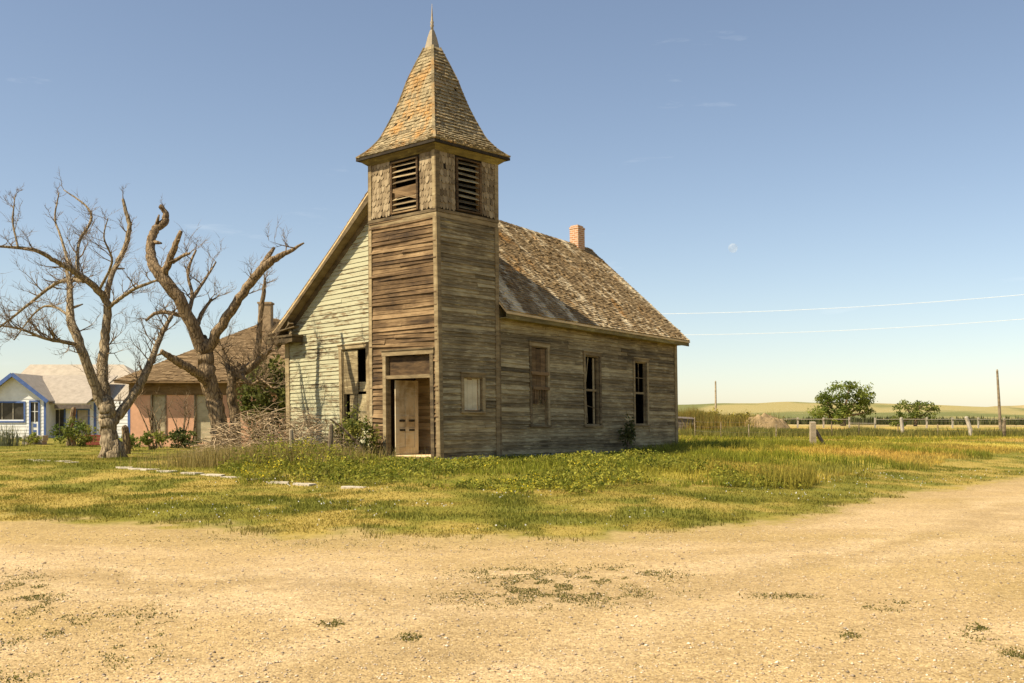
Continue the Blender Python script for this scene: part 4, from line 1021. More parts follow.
# yard bits by the cottage
def simple(name, label, cat, loc, mb, mat, group=None):
    o = mb.build(name, mat); o.data.transform(Matrix.Translation(-Vector(loc))); o.location = loc; return tag(o, label, cat, group)
x = gp(33, 0, 44); g = gzs(x, 44); m = MB()
for k in range(4):
    for q in range(2): m.box(x - .42 + k * .21 + q * .05, x - .42 + k * .21 + q * .05 + .20, 43.9, 44.4, g - .1 + q * .24, g + .13 + q * .24)
simple('stone_planter', 'low pale stone planter in front of the cottage door', 'planter', (x, 44.15, g), m, M['stone'])
x = gp(71, 0, 42.2); g = gzs(x, 42.2); m = MB(); m.tube([(x - .08, 42.2, g - .1), (x, 42.2, g + .7), (x + .10, 42.2, g + 1.45), (x + .12, 42.2, g + 1.55)], [.13, .11, .10, .05], 8, .15); simple('leaning_post', 'leaning brown stump post standing in the bush before the cottage', 'post', (x, 42.2, g), m, M['bark2'])
x = gp(126, 0, 33); g = gzs(x, 33); m = MB(); m.tube([(x, 33, g - .1), (x + .02, 33, g + .4), (x - .03, 33, g + .82), (x - .05, 33, g + .9)], [.16, .13, .12, .05], 9, .2); simple('tree_stump', 'short dark stump right behind the bleached tree trunk', 'stump', (x, 33, g), m, M['bark2'])
for i, (px, w, lab) in enumerate(((82, .9, 'flat red plank bench seen beyond the dark green bush'), (97, .7, 'faded red board box beside the bleached tree trunk'))):
    x = gp(px, 0, 43); g = gzs(x, 43); t = thing('red_bench' if i == 0 else 'red_crate', lab, 'bench' if i == 0 else 'crate', (x, 43, g)); m = MB()
    if i == 0:
        m.box(x - w / 2, x + w / 2, 42.8, 43.0, g + .36, g + .41); m.box(x - w / 2, x + w / 2, 43.02, 43.2, g + .36, g + .41); m.build('seat', M['red'], t)
        for s in (-1, 1): m = MB(); m.box(x + s * w * .38 - .04, x + s * w * .38 + .04, 42.85, 43.15, g - .05, g + .358); m.build('leg', M['greybox'], t)
    else:
        for k in range(3): m.box(x - w / 2, x + w / 2, 42.75, 42.78, g + .05 + k * .14, g + .17 + k * .14); m.box(x - w / 2, x + w / 2, 43.2, 43.23, g + .05 + k * .14, g + .17 + k * .14)
        m.box(x - w / 2 - .03, x - w / 2 - .002, 42.74, 43.24, g, g + .46); m.box(x + w / 2 + .002, x + w / 2 + .03, 42.74, 43.24, g, g + .46); m.box(x - w / 2, x + w / 2, 42.78, 43.2, g + .02, g + .05); m.build('boards', M['red'], t)

# ------------------------------------------------------------------ brush pile, fence stakes, old sidewalk
def brush():
    m = MB(); x0, y0 = -6.1, 27.4; g = gzs(x0, y0)
    for i in range(1500):
        a = U(0, 6.28); rr = math.sqrt(R()); x = x0 + math.cos(a) * rr * 2.25; y = y0 + math.sin(a) * rr * 1.0
        top = 1.25 * (1 - rr ** 2) + .18; z = g + U(.0, 1) ** .6 * top
        d = Vector((U(-1, 1), U(-1, 1), U(-.35, .35))).normalized(); ln = U(.25, .95); r = random.choice((.004, .006, .006, .009, .014))
        p = Vector((x, y, z)) - d * ln / 2; p.z = max(p.z, g + .01)
        m.tube([p, p + d * ln * .5 + Vector((U(-.08, .08), U(-.08, .08), U(-.06, .10))), p + d * ln + Vector((0, 0, U(-.1, .06)))], [r, r * .8, r * .3], 3, cap=False)
    o = simple('brush_pile', 'heap of grey dead branches piled left of the church gable wall', 'brush pile', (x0, y0, g), m, mat_plain('grey_brush', (.40, .30, .18), .35, .95, 4)); o['kind'] = 'stuff'
brush()
def stake(px, top, Y, w, lean, lab, name='fence_post', mat='post', group=None):
    x = gp(px, 0, Y); g = gzs(x, Y); h = (EYE - (top - HZ) / F * Y) - g; m = MB()
    m.tube([(x, Y, g - .2), (x + lean * .3 * h, Y, g + h * .35), (x + lean * .7 * h + U(-.01, .01), Y + .02, g + h * .75), (x + lean * h, Y, g + h * .97), (x + lean * h, Y, g + h)], [w / 2, w / 2 * .95, w / 2 * .9, w / 2 * .8, w / 2 * .45], 8, .14)
    return simple(name, lab, 'post', (x, Y, g), m, M[mat], group)
stake(291, 429, 26.0, .12, .0, 'straight short grey fence stake standing in front of the brush pile')
stake(329, 424, 25.6, .14, .06, 'tall split grey fence stake between brush pile and doorway shrub')
m = MB(); b0 = at(330, 419, 25.9); b1 = at(366, 452, 26.2); m.tube([b0, b0.lerp(b1, .3) + Vector((0, 0, .06)), b0.lerp(b1, .7) + Vector((0, 0, .04)), b1 + Vector((.05, 0, -.12))], [.02, .03, .035, .04], 6, .1); simple('fallen_branch', 'crooked dead branch slanting down from the split stake to the weeds', 'branch', b1, m, M['bark2'])
m = MB(); rn = random.Random(5)
vd = Vector((-.762, .647, 0)); s0 = Vector((-2.9, 19.9, 0))
t_ = 0
while t_ < 14.5:
    ln = rn.uniform(.25, .85)
    if rn.random() < (.75 if t_ < 6.5 else .35):
        c = s0 + vd * (t_ + ln / 2) + Vector((rn.uniform(-.12, .12), rn.uniform(-.15, .15), 0)); k = rn.randint(5, 7); ph_ = rn.random() * 6; pts = []
        for j in range(k):
            a = -ph_ + 2 * math.pi * j / k; q = vd * math.cos(a) * ln * .55 * rn.uniform(.7, 1.1) + Vector((.647, .762, 0)) * math.sin(a) * .22 * rn.uniform(.6, 1.1); pts.append(c + q)
        if (pts[1] - pts[0]).cross(pts[2] - pts[1]).z < 0: pts = pts[::-1]
        zz = max(gzs(p.x, p.y) for p in pts) + .008
        top = [Vector((p.x, p.y, zz)) for p in pts]; r = R(); m.face(top, r)
        for j in range(k): a, b = top[j], top[(j + 1) % k]; m.face([a - Vector((0, 0, .1)), b - Vector((0, 0, .1)), b, a], r)
    t_ += ln * rn.uniform(.9, 1.3)
tag(m.build('path', M['concrete']), kind='structure')

# ------------------------------------------------------------------ right-hand field: posts, fences, trees, mound
def bigpost(px, top, Y, w, lean, lab): return stake(px, top, Y, w, lean, lab)
Yp = 41.0; xp = gp(813, 0, Yp); g = gzs(xp, Yp); t = thing('corner_post', 'stout squared fence post with a dark diagonal brace in the field', 'post', (xp, Yp, g)); m = MB()
m.hexa([(xp - .11, Yp - .1, g - .2), (xp + .11, Yp - .1, g - .2), (xp + .11, Yp + .1, g - .2), (xp - .11, Yp + .1, g - .2), (xp - .115, Yp - .1, g + .96), (xp + .09, Yp - .1, g + .96), (xp + .09, Yp + .1, g + 1.0), (xp - .115, Yp + .1, g + 1.0)]); m.build('post', M['pale_post'], t)
m = MB(); m.bar((xp + .12, Yp + .05, g + .66), (xp + .52, Yp + .2, g + .02), .10, .10); m.build('brace', M['greybox'], t)
stake(903, 417.5, 66, .26, -.10, 'thick white weathered fence post left of the leaning utility pole', mat='whitewash')
stake(972, 416.5, 64, .30, -.30, 'white weathered fence post leaning hard left below the utility pole', mat='whitewash')
stake(1004, 420, 63, .24, .02, 'upright grey fence post near the right picture edge')
thin = [(695, 62, 417, 'rusty thin fence stake next to the grey bin'), (721, 60, 422, 'thin dark stake in front of the brown thicket'), (749, 60, 424, 'thin dark stake at the left foot of the dirt mound'), (776, 60, 424, 'thin dark stake at the right foot of the dirt mound'), (832, 62, 421, 'thin dark stake in front of the larger green tree'), (859, 64, 422, 'thin dark stake right of the larger green tree'), (898, 66, 424, 'thin dark stake in front of the smaller green tree'), (938, 66, 424, 'thin dark stake midway between smaller tree and leaning white post')]
fpts = []
for px, Y, top, lab in thin:
    stake(px, top, Y, .07, U(-.03, .03), lab, 'fence_stake', 'post'); fpts.append((px, Y))
allp = sorted(fpts + [(903, 66), (972, 64), (1004, 63)])
m = MB()
for hgt in (.35, .65, .92):
    pts = [Vector((gp(px, 0, Y), Y - .05, gzs(gp(px, 0, Y), Y) + hgt + U(-.03, .03))) for px, Y in allp]; pts.append(Vector((34, 62, gzs(34, 62) + hgt)))
    for a, b in zip(pts, pts[1:]): m.tube([a, a.lerp(b, .5) - Vector((0, 0, .04)), b], [.004] * 3, 3, cap=False)
tag(m.build('fence_wire', M['greybox']), 'three strands of thin barbed wire strung along the field posts', 'wire')
# white rail fence beyond
rf_ = thing('rail_fence', 'long whitewashed rail fence far across the field', 'fence', (40, 118, gzs(40, 118)))
xs = np.arange(gp(772, 0, 118), gp(1080, 0, 118), 2.9)
for x in xs: m = MB(); g = gzs(x, 118); m.box(x - .08, x + .08, 117.95, 118.1, g - .2, g + 1.2 + U(-.08, .05)); m.build('fence_post', M['whitewash'], rf_)
for h in (1.0, .55):
    for a, b in zip(xs, xs[1:]):
        if R() < (.72 if h < .8 else .06): continue
        m = MB(); m.bar((a, 117.9, gzs(a, 118) + h + U(-.04, .04)), (b, 117.9, gzs(b, 118) + h + U(-.04, .04)), .05, .06); m.build('rail', M['whitewash'], rf_)
# grey bin
x = gp(684, 0, 78); g = gzs(x, 78); t = thing('feed_bin', 'low dark grey plank bin at the rear corner of the church', 'bin', (x, 78, g)); m = MB()
for k in range(5): m.box(x - .62, x + .62, 77.4, 77.44, g + .05 + k * .2, g + .235 + k * .2)
m.box(x - .64, x - .60, 77.445, 78.6, g, g + 1.04); m.box(x + .60, x + .64, 77.445, 78.6, g, g + 1.04); m.box(x - .6, x + .6, 78.56, 78.6, g, g + 1.04); m.build('side', M['greybox'], t)
m = MB(); m.hexa([(x - .7, 77.3, g + 1.10), (x + .7, 77.3, g + 1.02), (x + .7, 78.7, g + 1.16), (x - .7, 78.7, g + 1.2), (x - .7, 77.3, g + 1.15), (x + .7, 77.3, g + 1.07), (x + .7, 78.7, g + 1.2), (x - .7, 78.7, g + 1.25)]); m.build('lid', M['greybox'], t)
# dirt mound
def mound(px, Y, w, d, h):
    x0 = gp(px, 0, Y); n = 60; u = np.linspace(-1, 1, n); X, Yg = np.meshgrid(u, u, indexing='ij'); X = X.ravel(); Yg = Yg.ravel(); r = np.hypot(X, Yg)
    hh = np.maximum(0, 1 - r ** 3) * h * (.42 + .55 * fbm(X * 3.2 + 4, Yg * 3.2, 4)) - .12
    v = np.stack([x0 + X * w / 2, Y + Yg * d / 2, hh], 1); v[:, 2] += gz(v[:, 0], v[:, 1])
    i, j = np.meshgrid(np.arange(n - 1), np.arange(n - 1), indexing='ij'); a = (i * n + j).ravel(); q = np.stack([a, a + n, a + n + 1, a + 1], 1)
    c = np.array((.33, .235, .12)) * (.6 + .6 * fbm(X * 6, Yg * 6, 4))[:, None]; o = tri_mesh('dirt_mound', v, q, c, M['gravel'], smooth=True); tag(o, kind='structure')
mound(766, 77, 4.2, 4.0, 1.9)
# leafy trees far right
def leafy(label, px, Y, lobes, trunk_r, c1, c2, nl, leaf):
    x0 = gp(px, 0, Y); g = gzs(x0, Y); t = thing('leafy_tree', label, 'tree', (x0, Y, g)); k = Y / F
    V = []; T = []; Cn = []; off = 0; tb = MB(); lm = MB()
    top = Vector((x0, Y, g + 1.6)); tb.tube([(x0, Y, g - .2), (x0 + .1, Y, g + .8), top], [trunk_r, trunk_r * .8, trunk_r * .7], 9, .15)
    for (lx, ly, lw, lh) in lobes:
        c = np.array([(lx - 512) * k, Y + rng.uniform(-1.2, 1.2), EYE - (ly - HZ) * k]); n = int(nl * lw * lh / 400)
        p, idx = clump_pts(c, (lw * k / 2, lw * k * .5, lh * k / 2), n, 16, .36); cl = tint_cols(16, c1, c2, .2)[idx] * rng.uniform(.75, 1.25, n)[:, None]
        v, tr, cc = leaves_arrays(p, None, leaf, cl, 1.3); V.append(v); T.append(tr + off); Cn.append(cc); off += len(v)
        b = top + Vector((U(-.1, .1), U(-.1, .1), -U(0, .7))); lm.tube([b, b.lerp(Vector(c), .5) + Vector((0, 0, -.2)), Vector(c)], [trunk_r * .5, trunk_r * .35, trunk_r * .14], 6, .1)
    tb.build('trunk', M['bark2'], t); lm.build('limb', M['bark2'], t)
    tri_mesh('crown', np.concatenate(V), np.concatenate(T), np.concatenate(Cn), M['leaf'], t)
TG1, TG2 = (.085, .125, .016), (.26, .29, .05)
leafy('larger dense green tree standing alone across the field', 843, 150, [(840, 393, 34, 20), (858, 397, 28, 22), (826, 400, 26, 20), (848, 386, 24, 12), (868, 401, 18, 14), (866, 412, 14, 12), (822, 414, 24, 20), (836, 412, 26, 22), (850, 408, 22, 18)], .45, TG1, TG2, 760, .21)
leafy('smaller airy green tree with open crown right of the larger tree', 915, 140, [(905, 407, 22, 12), (918, 405, 22, 11), (931, 409, 16, 12), (912, 414, 22, 12), (928, 417, 14, 9), (896, 417, 18, 14), (893, 423, 16, 12)], .26, (.08, .115, .018), (.25, .26, .06), 620, .20)
# poles and wires
def upole(lab, px, Y, top, lean, r, arm=False):
    x = gp(px, 0, Y); g = gzs(x, Y); z = EYE - (top - HZ) / F * Y; h = z - g; t = thing('utility_pole', lab, 'pole', (x, Y, g)); m = MB()
    m.tube([(x, Y, g - .3), (x + lean * h * .5, Y, g + h * .5), (x + lean * h, Y, z)], [r, r * .85, r * .65], 10); m.build('pole', M['post'], t)
    m = MB(); m.tube([(x + lean * h, Y, z), (x + lean * h, Y, z + .12)], [r * .75, r * .3], 8); m.build('cap', M['metal'], t)
    if arm:
        m = MB(); m.bar((x - .1, Y - 1.0, z - .4), (x + .1, Y + 1.0, z - .4), .1, .12); m.build('crossarm', M['post'], t)
    return Vector((x, Y, z))
upole('thin weathered utility pole rising behind the brown thicket', 716, 96, 382, -.01, .11)
upole('leaning grey utility pole near the right picture edge', 1001, 70, 371, -.06, .105)
ha = upole('utility pole hidden behind the church', 596, 75, 312, 0, .14); hb = upole('utility pole outside the right picture edge', 1180, 60, 278, 0, .14)
for dz, lab in ((-.15, 'upper of the two pale power lines crossing the sky'), (-1.62, 'lower of the two pale power lines crossing the sky')):
    a = ha + Vector((0, 0, dz)); b = hb + Vector((0, 0, dz + .1)); m = MB(); P = [a.lerp(b, i / 24) - Vector((0, 0, 4 * .55 * (i / 24) * (1 - i / 24))) for i in range(25)]; m.tube(P, [.012] * 25, 5, cap=False)
    tag(m.build('power_line', M['white']), lab, 'power line')
# daytime moon
mm, n_, l_, b_ = newmat('moon_surface'); tr_ = n_.new('ShaderNodeBsdfTransparent'); df_ = n_.new('ShaderNodeBsdfDiffuse'); mx_ = n_.new('ShaderNodeMixShader'); mx_.inputs[0].default_value = .10
nz = noise(n_, l_, .09, 4, .6, coords(n_, l_)); l_.new(ramp_out(n_, l_, nz, [(.4, (.55, .55, .52)), (.6, (.95, .95, .92))]), df_.inputs[0]); l_.new(tr_.outputs[0], mx_.inputs[1]); l_.new(df_.outputs[0], mx_.inputs[2]); l_.new(mx_.outputs[0], n_['Material Output'].inputs[0])
import bmesh
bm = bmesh.new(); bmesh.ops.create_uvsphere(bm, u_segments=32, v_segments=18, radius=4.6 / F * 6000); me = bpy.data.meshes.new('moon'); bm.to_mesh(me); bm.free(); me.materials.append(mm)
mo = bpy.data.objects.new('moon', me); C.objects.link(mo); mo.location = at(733, 248, 6000); tag(mo, 'faint white daytime moon high right of the church', 'moon'); mo.visible_shadow = True

# ------------------------------------------------------------------ grass, weeds, stones
foot = Matrix.Rotation(-UA, 3, 'Z')
def in_church(x, y, mgn=.05):
    X = x + 1.83; Y = y - 26.81; u = .647 * X + .762 * Y; v = -.762 * X + .647 * Y
    return (((u > -mgn) & (u < wu + mgn) & (v > -mgn) & (v < wv + mgn)) | ((u > n0 - mgn) & (u < n1 + mgn) & (v > -mgn) & (v < WD + mgn)))
def in_house(x, y): return ((x > PX0 - .1) & (x < PX1 + .1) & (y > PY0 - .1)) | ((x < hx(140)) & (y > HY - .2))
def scatter(n, x0, x1, y0, y1):
    x = rng.uniform(x0, x1, n); y = rng.uniform(y0, y1, n); k = np.abs(x) < .53 * y + 2; return x[k], y[k]
def near_wall(x, y):                   # 1 right at the church walls, 0 further than 3 m out
    X = x + 1.83; Y = y - 26.81; u = .647 * X + .762 * Y; v = -.762 * X + .647 * Y
    return 1 - sstep(.4, 3.0, np.hypot(np.maximum(0, -u), np.maximum(0, -v)))
# short lawn
def lawn():
    xs, ys = [], []
    for n, y0, y1 in ((260000, 12.5, 21), (170000, 21, 31), (90000, 31, 46)):
        x, y = scatter(n, -.55 * y1 - 2, .55 * y1 + 2, y0, y1); xs.append(x); ys.append(y)
    x = np.concatenate(xs); y = np.concatenate(ys); d = road_d(x, y); dd = y - edge_y(x)
    dens = sstep(.15, 1.2, d + (fbm(x * 2.2, y * 2.2, 3) - .5) * 2.2) * (.35 + .65 * sstep(.36, .6, fbm(x * .9 + 3, y * 1.4, 4)))
    k = (rng.random(len(x)) < dens) & (d > .02) & ~in_church(x, y) & ~in_house(x, y) & ((dd < weed_line(x) + .5))
    x, y = x[k], y[k]; n1_ = fbm(x * .35, y * .55, 4); n2 = fbm(x * 1.4 + 9, y * 1.8 + 4, 4)
    c = ground_color(x, y); g = sstep(.40, .72, 1 - n2)
    c = c * .5 + .5 * (np.array((.19, .20, .024)) * g[:, None] + np.array((.37, .30, .058)) * (1 - g[:, None])); c *= rng.uniform(.65, 1.35, len(x))[:, None]
    h = rng.uniform(.018, .06, len(x)) * (.7 + .8 * g); v, t, cc = blade_arrays(np.stack([x, y, gz(x, y) - .005], 1), h, .014, .5, c)
    tag(tri_mesh('lawn_grass', v, t, cc, M['blade']), 'short patchy green and straw lawn between gravel and church', 'grass', kind='stuff')
lawn()
# tall weeds in front of the church and along the wall
def tall():
    x1, y1 = scatter(95000, -7.9, 7.0, 18.5, 34); x2, y2 = scatter(150000, 2, 26, 19, 44); x3, y3 = scatter(130000, 5, 45, 42, 86)
    x = np.concatenate([x1, x2, x3]); y = np.concatenate([y1, y2, y3]); dd = y - edge_y(x); wl = weed_line(x)
    edge = dd - wl + (fbm(x * .8, y * .8, 3) - .5) * 3.0
    k = (edge > 0) & ~in_church(x, y) & ~in_house(x, y) & (rng.random(len(x)) < .35 + .65 * sstep(.35, .6, fbm(x * 1.1 + 2, y * 1.1, 3)))
    x, y, edge = x[k], y[k], edge[k]; front = sstep(6.5, 3.0, x)
    n3 = fbm(x * .22 + 5, y * .32, 3); n1_ = fbm(x * .5 + 11, y * .7, 4)
    gold = np.array((.54, .355, .085)); straw = np.array((.48, .39, .065)); grn = np.array((.235, .245, .026)); dk_ = np.array((.15, .17, .025))
    c = np.repeat(straw[None], len(x), 0); g = sstep(.42, .56, n1_)
    c = c * (1 - g[:, None]) + grn * g[:, None]
    # golden seed-head band nearer the road on the right
    band = np.exp(-((y - edge_y(x) - 8.0) / 5.0) ** 2) * (1 - front) * sstep(.36, .56, n3); c = c * (1 - band[:, None] * .7) + gold * band[:, None] * .7
    c = c * (1 - (front * .55)[:, None]) + (grn * 1.0) * (front * .55)[:, None]
    low = np.exp(-((edge - .8) / .9) ** 2) * sstep(.45, .6, 1 - n3) * (1 - .5 * front); c = c * (1 - low[:, None] * .7) + dk_ * low[:, None] * .7
    c *= rng.uniform(.6, 1.4, len(x))[:, None]
    # paler, mown-looking pasture behind
    h = rng.uniform(.12, .34, len(x)) * (.75 + .6 * g) * (1 - .55 * sstep(36, 46, y)) * (1 - .68 * front * sstep(-6.5, -4, x)) * (1 - .55 * near_wall(x, y) * sstep(-4, -3, x) * sstep(3, 1, x)) * (1 - .45 * sstep(24, 28, y) * sstep(30, 26, y - x)) * (1 - front * .65 * (1 - sstep(0, 2.6, edge))) * (1 + .35 * (1 - front) * (1 - sstep(34, 44, y))) * (1 + .9 * sstep(-1.2, .5, x) * front); w = .014 + .00035 * np.maximum(0, y - 20)
    v, t, cc = blade_arrays(np.stack([x, y, gz(x, y) - .01], 1), h, w, .38, c)
    tag(tri_mesh('tall_grass', v, t, cc, M['blade']), 'tall green and golden wild grass around the church and field', 'grass', kind='stuff')
tall()
def weeds():
    V = []; T = []; Cn = []; off = 0; FV = []; FT = []; FC = []; fo_ = 0
    x, y = scatter(6500, -9.3, 6.2, 18.5, 29); dd = y - edge_y(x); e = dd - weed_line(x) + (fbm(x * .8, y * .8, 3) - .5) * 3.0; n = fbm(x * .55 + 2, y * .55 + 9, 3)
    k = (e > .1) & ~in_church(x, y, .2) & (rng.random(len(x)) < sstep(.36, .56, n) * sstep(-7.6, -5.6, x)); x, y = x[k], y[k]
    hh = rng.uniform(.07, .24, len(x)) * (1 - .55 * near_wall(x, y) * sstep(-4, -3, x)) * (1 + 1.6 * sstep(-3.0, -5.2, x)) * (.7 + .9 * fbm(x * .9 + 7, y * .9, 2)) * (.45 + .55 * sstep(0, 2.2, e[k]))
    base = np.stack([x, y, gz(x, y)], 1)
    # stems
    rep = 4; p = np.repeat(base, rep, 0) + rng.normal(0, .06, (len(base) * rep, 3)) * [1, 1, 0]; H = np.repeat(hh, rep) * rng.uniform(.6, 1.1, len(p)); c = tint_cols(len(p), (.13, .15, .03), (.28, .24, .06))
    v, t, cc = blade_arrays(p, H, .012, .3, c); V.append(v); T.append(t); Cn.append(cc); off = len(v)
    # leaves
    rep = 15; i = np.repeat(np.arange(len(base)), rep); f = rng.random(len(i)) ** .8; p = base[i] + rng.normal(0, .085, (len(i), 3)); p[:, 2] = base[i, 2] + hh[i] * f + .02
    tone = tint_cols(len(base), (.13, .16, .018), (.36, .33, .045), .15)[i] * rng.uniform(.7, 1.3, len(i))[:, None]
    v, t, cc = leaves_arrays(p, None, .038, tone, 2.0); V.append(v); T.append(t + off); Cn.append(cc)
    tag(tri_mesh('weeds', np.concatenate(V), np.concatenate(T), np.concatenate(Cn), M['leaf']), 'leafy green weeds growing thickly before the church front', 'weeds', kind='stuff')
    fl_ = rng.random(len(base)) < .55 * sstep(.4, .6, fbm(x * .6 + 20, y * .6, 3)) * sstep(3.5, -1, x); b = base[fl_]; hb_ = hh[fl_]; rep = 9; i = np.repeat(np.arange(len(b)), rep); p = b[i] + rng.normal(0, .08, (len(i), 3)); p[:, 2] = b[i, 2] + hb_[i] * rng.uniform(.65, 1.1, len(i))
    v, t, cc = leaves_arrays(p, None, .030, tint_cols(len(p), (.62, .48, .02), (.75, .62, .06)), 1.1); tag(tri_mesh('yellow_wildflowers', v, t, cc, M['leaf']), 'small yellow wildflowers among the weeds before the church', 'flowers', kind='stuff')
    # small white flowers on the verge
    x, y = scatter(9000, -6, 14, 14, 30); dd = y - edge_y(x); k = (dd > .6) & (dd < weed_line(x) + .4) & (fbm(x * .7 + 40, y * .7, 3) > .54) & (rng.random(len(x)) < .35); x, y = x[k], y[k]
    p = np.stack([x, y, gz(x, y) + rng.uniform(.05, .14, len(x))], 1); v, t, cc = leaves_arrays(p, None, .022, tint_cols(len(p), (.70, .70, .66), (.82, .82, .78), .1), 1.1); tag(tri_mesh('white_wildflowers', v, t, cc, M['leaf']), 'tiny white wildflowers dotting the grass verge', 'flowers', kind='stuff')
weeds()
# dry golden stalks before the brush pile
def stalks(name, label, x0, y0, w, d, n, h, c1, c2, wd=.012, lean=.3):
    x = rng.normal(x0, w / 4, n); y = rng.normal(y0, d / 4, n); k = ~in_church(x, y); x, y = x[k], y[k]
    v, t, c = blade_arrays(np.stack([x, y, gz(x, y)], 1), rng.uniform(.45, 1, len(x)) * h, wd, lean, tint_cols(len(x), c1, c2, .35)); return tag(tri_mesh(name, v, t, c, M['blade']), label, 'weeds', kind='stuff')
stalks('dry_stalks', 'dry straw coloured stalks at the foot of the brush pile', -5.9, 25.6, 4.6, 1.6, 5200, .62, (.44, .33, .13), (.25, .22, .06))
# the brown-gold thicket and the green strip along the far fence
def strip(name, label, pts, n, h, dep, c1, c2, wd, lf=0):
    P = np.array([(gp(px, 0, Y), Y) for px, Y in pts]); s = rng.random(n) * (len(P) - 1); i = np.minimum(s.astype(int), len(P) - 2); f = (s - i)[:, None]; q = P[i] * (1 - f) + P[i + 1] * f
    x = q[:, 0] + rng.normal(0, dep * .3, n); y = q[:, 1] + rng.normal(0, dep, n); nn = fbm(x * .6, y * .3 + 3, 3)
    v, t, c = blade_arrays(np.stack([x, y, gz(x, y)], 1), h * rng.uniform(.45, 1, n) * (.45 + 1.1 * nn), wd, .25, tint_cols(n, c1, c2, .35) * (.7 + .6 * nn)[:, None]); return tag(tri_mesh(name, v, t, c, M['blade']), label, 'weeds', kind='stuff')
strip('thicket', 'thick brown-gold weed thicket beyond the church rear corner', [(676, 82), (700, 80), (730, 80), (757, 84)], 17000, 1.75, 2.2, (.34, .225, .05), (.17, .175, .035), .04)
def thicket():
    V = []; T = []; Cn = []; off = 0
    for px, w, h in ((684, 2.2, 1.3), (700, 2.6, 1.5), (716, 2.4, 1.6), (731, 2.4, 1.5), (744, 1.8, 1.45), (755, 1.4, 1.25)):
        x = gp(px, 0, 82); g = gzs(x, 82); p, idx = clump_pts((x, 82, g + h * .5), (w * .55, 1.3, h * .5), 1500, 26, .4); p[:, 2] = np.maximum(p[:, 2], g)
        v, t, c = leaves_arrays(p, None, .10, tint_cols(26, (.22, .18, .03), (.42, .34, .06))[idx] * rng.uniform(.7, 1.3, 1500)[:, None], 2.2); V.append(v); T.append(t + off); Cn.append(c); off += len(v)
    tag(tri_mesh('shrub_thicket', np.concatenate(V), np.concatenate(T), np.concatenate(Cn), M['leaf']), 'low brown-green shrub mass behind the rear corner of the church', 'shrubs', kind='stuff')
thicket()
strip('fence_weeds', 'green weeds growing along the field fence line', [(690, 67), (760, 67), (840, 68), (900, 70), (1060, 67)], 22000, .55, 3.5, (.085, .10, .022), (.30, .26, .06), .035)
strip('far_brush', 'line of dark low brush beyond the white rail fence', [(790, 190), (850, 185), (920, 180), (1060, 175)], 4000, 1.5, 5, (.04, .05, .018), (.12, .12, .04), .25)
# tufts growing in the gravel
def tufts():
    sp = [(30, 590, 60, 30, 900), (40, 630, 80, 60, 1000), (130, 632, 100, 55, 1100), (95, 640, 60, 40, 350), (15, 668, 40, 25, 450), (120, 570, 40, 10, 90), (545, 582, 150, 26, 1900), (560, 596, 210, 22, 1500), (625, 574, 110, 16, 1000), (500, 572, 90, 8, 300), (780, 596, 70, 6, 170), (892, 606, 46, 8, 420), (410, 637, 24, 8, 90), (333, 623, 24, 8, 120), (980, 628, 24, 8, 110), (1012, 660, 34, 18, 320), (965, 640, 40, 14, 100), (850, 637, 30, 8, 90), (640, 660, 30, 8, 60), (255, 540, 240, 10, 500), (450, 546, 320, 10, 600)]
    X = []; Yv = []
    for px, py, w, h, n in sp:
        n = int(n * 2.4); a = rng.normal(px, w / 3.4, n); b = rng.normal(py, h / 3.4, n); y = EYE * F / (b - HZ); X.append((a - 512) / F * y); Yv.append(y)
    x = np.concatenate(X); y = np.concatenate(Yv); k = (fbm(x * 6.5, y * 3.6, 2) * .6 + fbm(x * 1.9, y * 1.5, 2) * .4 > .535) | (rng.random(len(x)) < .03); x, y = x[k], y[k]
    c = tint_cols(len(x), (.085, .095, .02), (.20, .175, .045), .35); v, t, cc = blade_arrays(np.stack([x, y, gz(x, y) - .004], 1), rng.uniform(.008, .026, len(x)), .011, 1.4, c); tag(tri_mesh('gravel_weeds', v, t, cc, M['blade']), 'low sparse weeds creeping across the gravel', 'weeds', kind='stuff')
tufts()
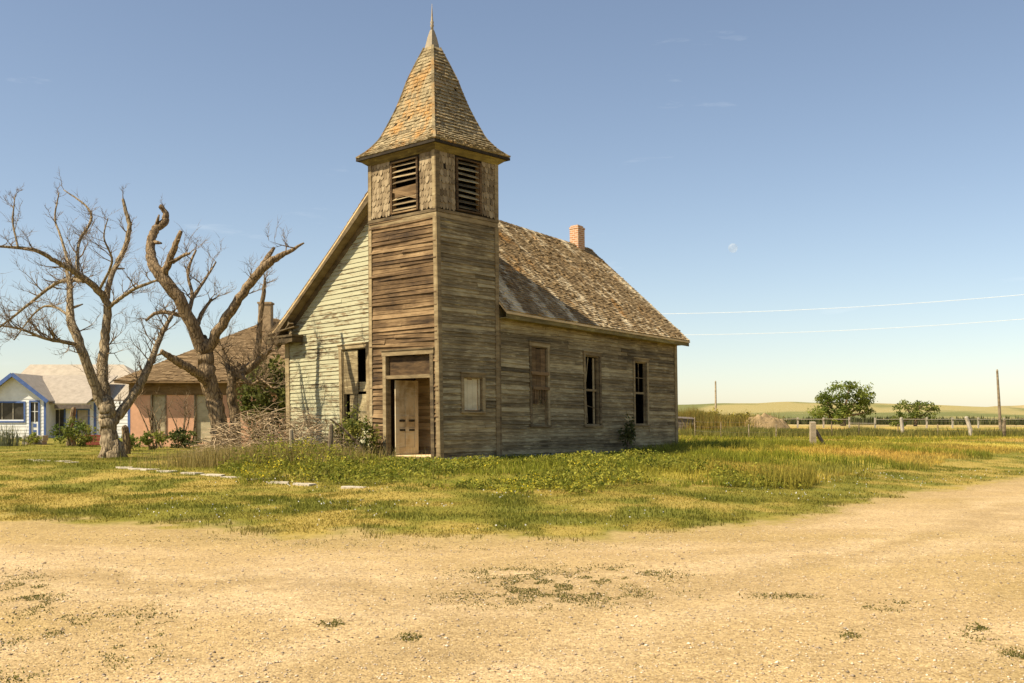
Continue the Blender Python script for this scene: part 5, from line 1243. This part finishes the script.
def stones():
    n = 30000; y = 4.5 * (15 / 4.5) ** rng.random(n); y = np.where(rng.random(n) < .2, rng.uniform(10, 20, n), y); x = rng.uniform(-.53, .53, n) * y
    k = road_d(x, y) < .1; x, y = x[k], y[k]; n = len(x); s = np.exp(rng.normal(math.log(.0058), .45, n)); s = np.minimum(s, .019)
    o = np.array([(1, 0, 0), (-1, 0, 0), (0, 1, 0), (0, -1, 0), (0, 0, 1), (0, 0, -1)], float); fcs = np.array([(0, 2, 4), (2, 1, 4), (1, 3, 4), (3, 0, 4), (2, 0, 5), (1, 2, 5), (3, 1, 5), (0, 3, 5)])
    a = rng.uniform(0, 6.28, n); q = o[None] * rng.uniform(.6, 1.25, (n, 6, 1)) * s[:, None, None] * np.array([1.2, .9, .6]); qx = q[..., 0] * np.cos(a)[:, None] - q[..., 1] * np.sin(a)[:, None]; qy = q[..., 0] * np.sin(a)[:, None] + q[..., 1] * np.cos(a)[:, None]
    v = np.stack([qx + x[:, None], qy + y[:, None], q[..., 2] + (gz(x, y) + s * .25)[:, None]], 2).reshape(-1, 3); t = (np.arange(n)[:, None, None] * 6 + fcs[None]).reshape(-1, 3)
    c = tint_cols(n, (.34, .245, .15), (.66, .55, .41), .3); dkm = rng.random(n) < .16; c[dkm] *= .55
    tag(tri_mesh('pebbles', v, t, np.repeat(c, 6, 0), M['leaf_opaque']), 'loose pale pebbles scattered over the gravel', 'pebbles', kind='stuff')
M['leaf_opaque'] = mat_leaf('pebble_stone', 0., .9)
stones()

# repeats share a group
GROUPS = {'dead_tree': 'dead trees left of the church', 'bush': 'leafy bushes around the houses and church', 'bare_sapling': 'leafless saplings by the pink house', 'fence_post': 'old fence posts', 'fence_stake': 'thin stakes along the field fence',
          'leafy_tree': 'green trees across the field', 'utility_pole': 'wooden utility poles', 'power_line': 'power lines crossing the sky'}
for o in list(S.objects):
    b = o.name.split('.')[0]
    if o.parent is None and b == 'shrub': b = 'bush'
    if o.parent is None and b in GROUPS and 'kind' not in o: o['group'] = GROUPS[b]
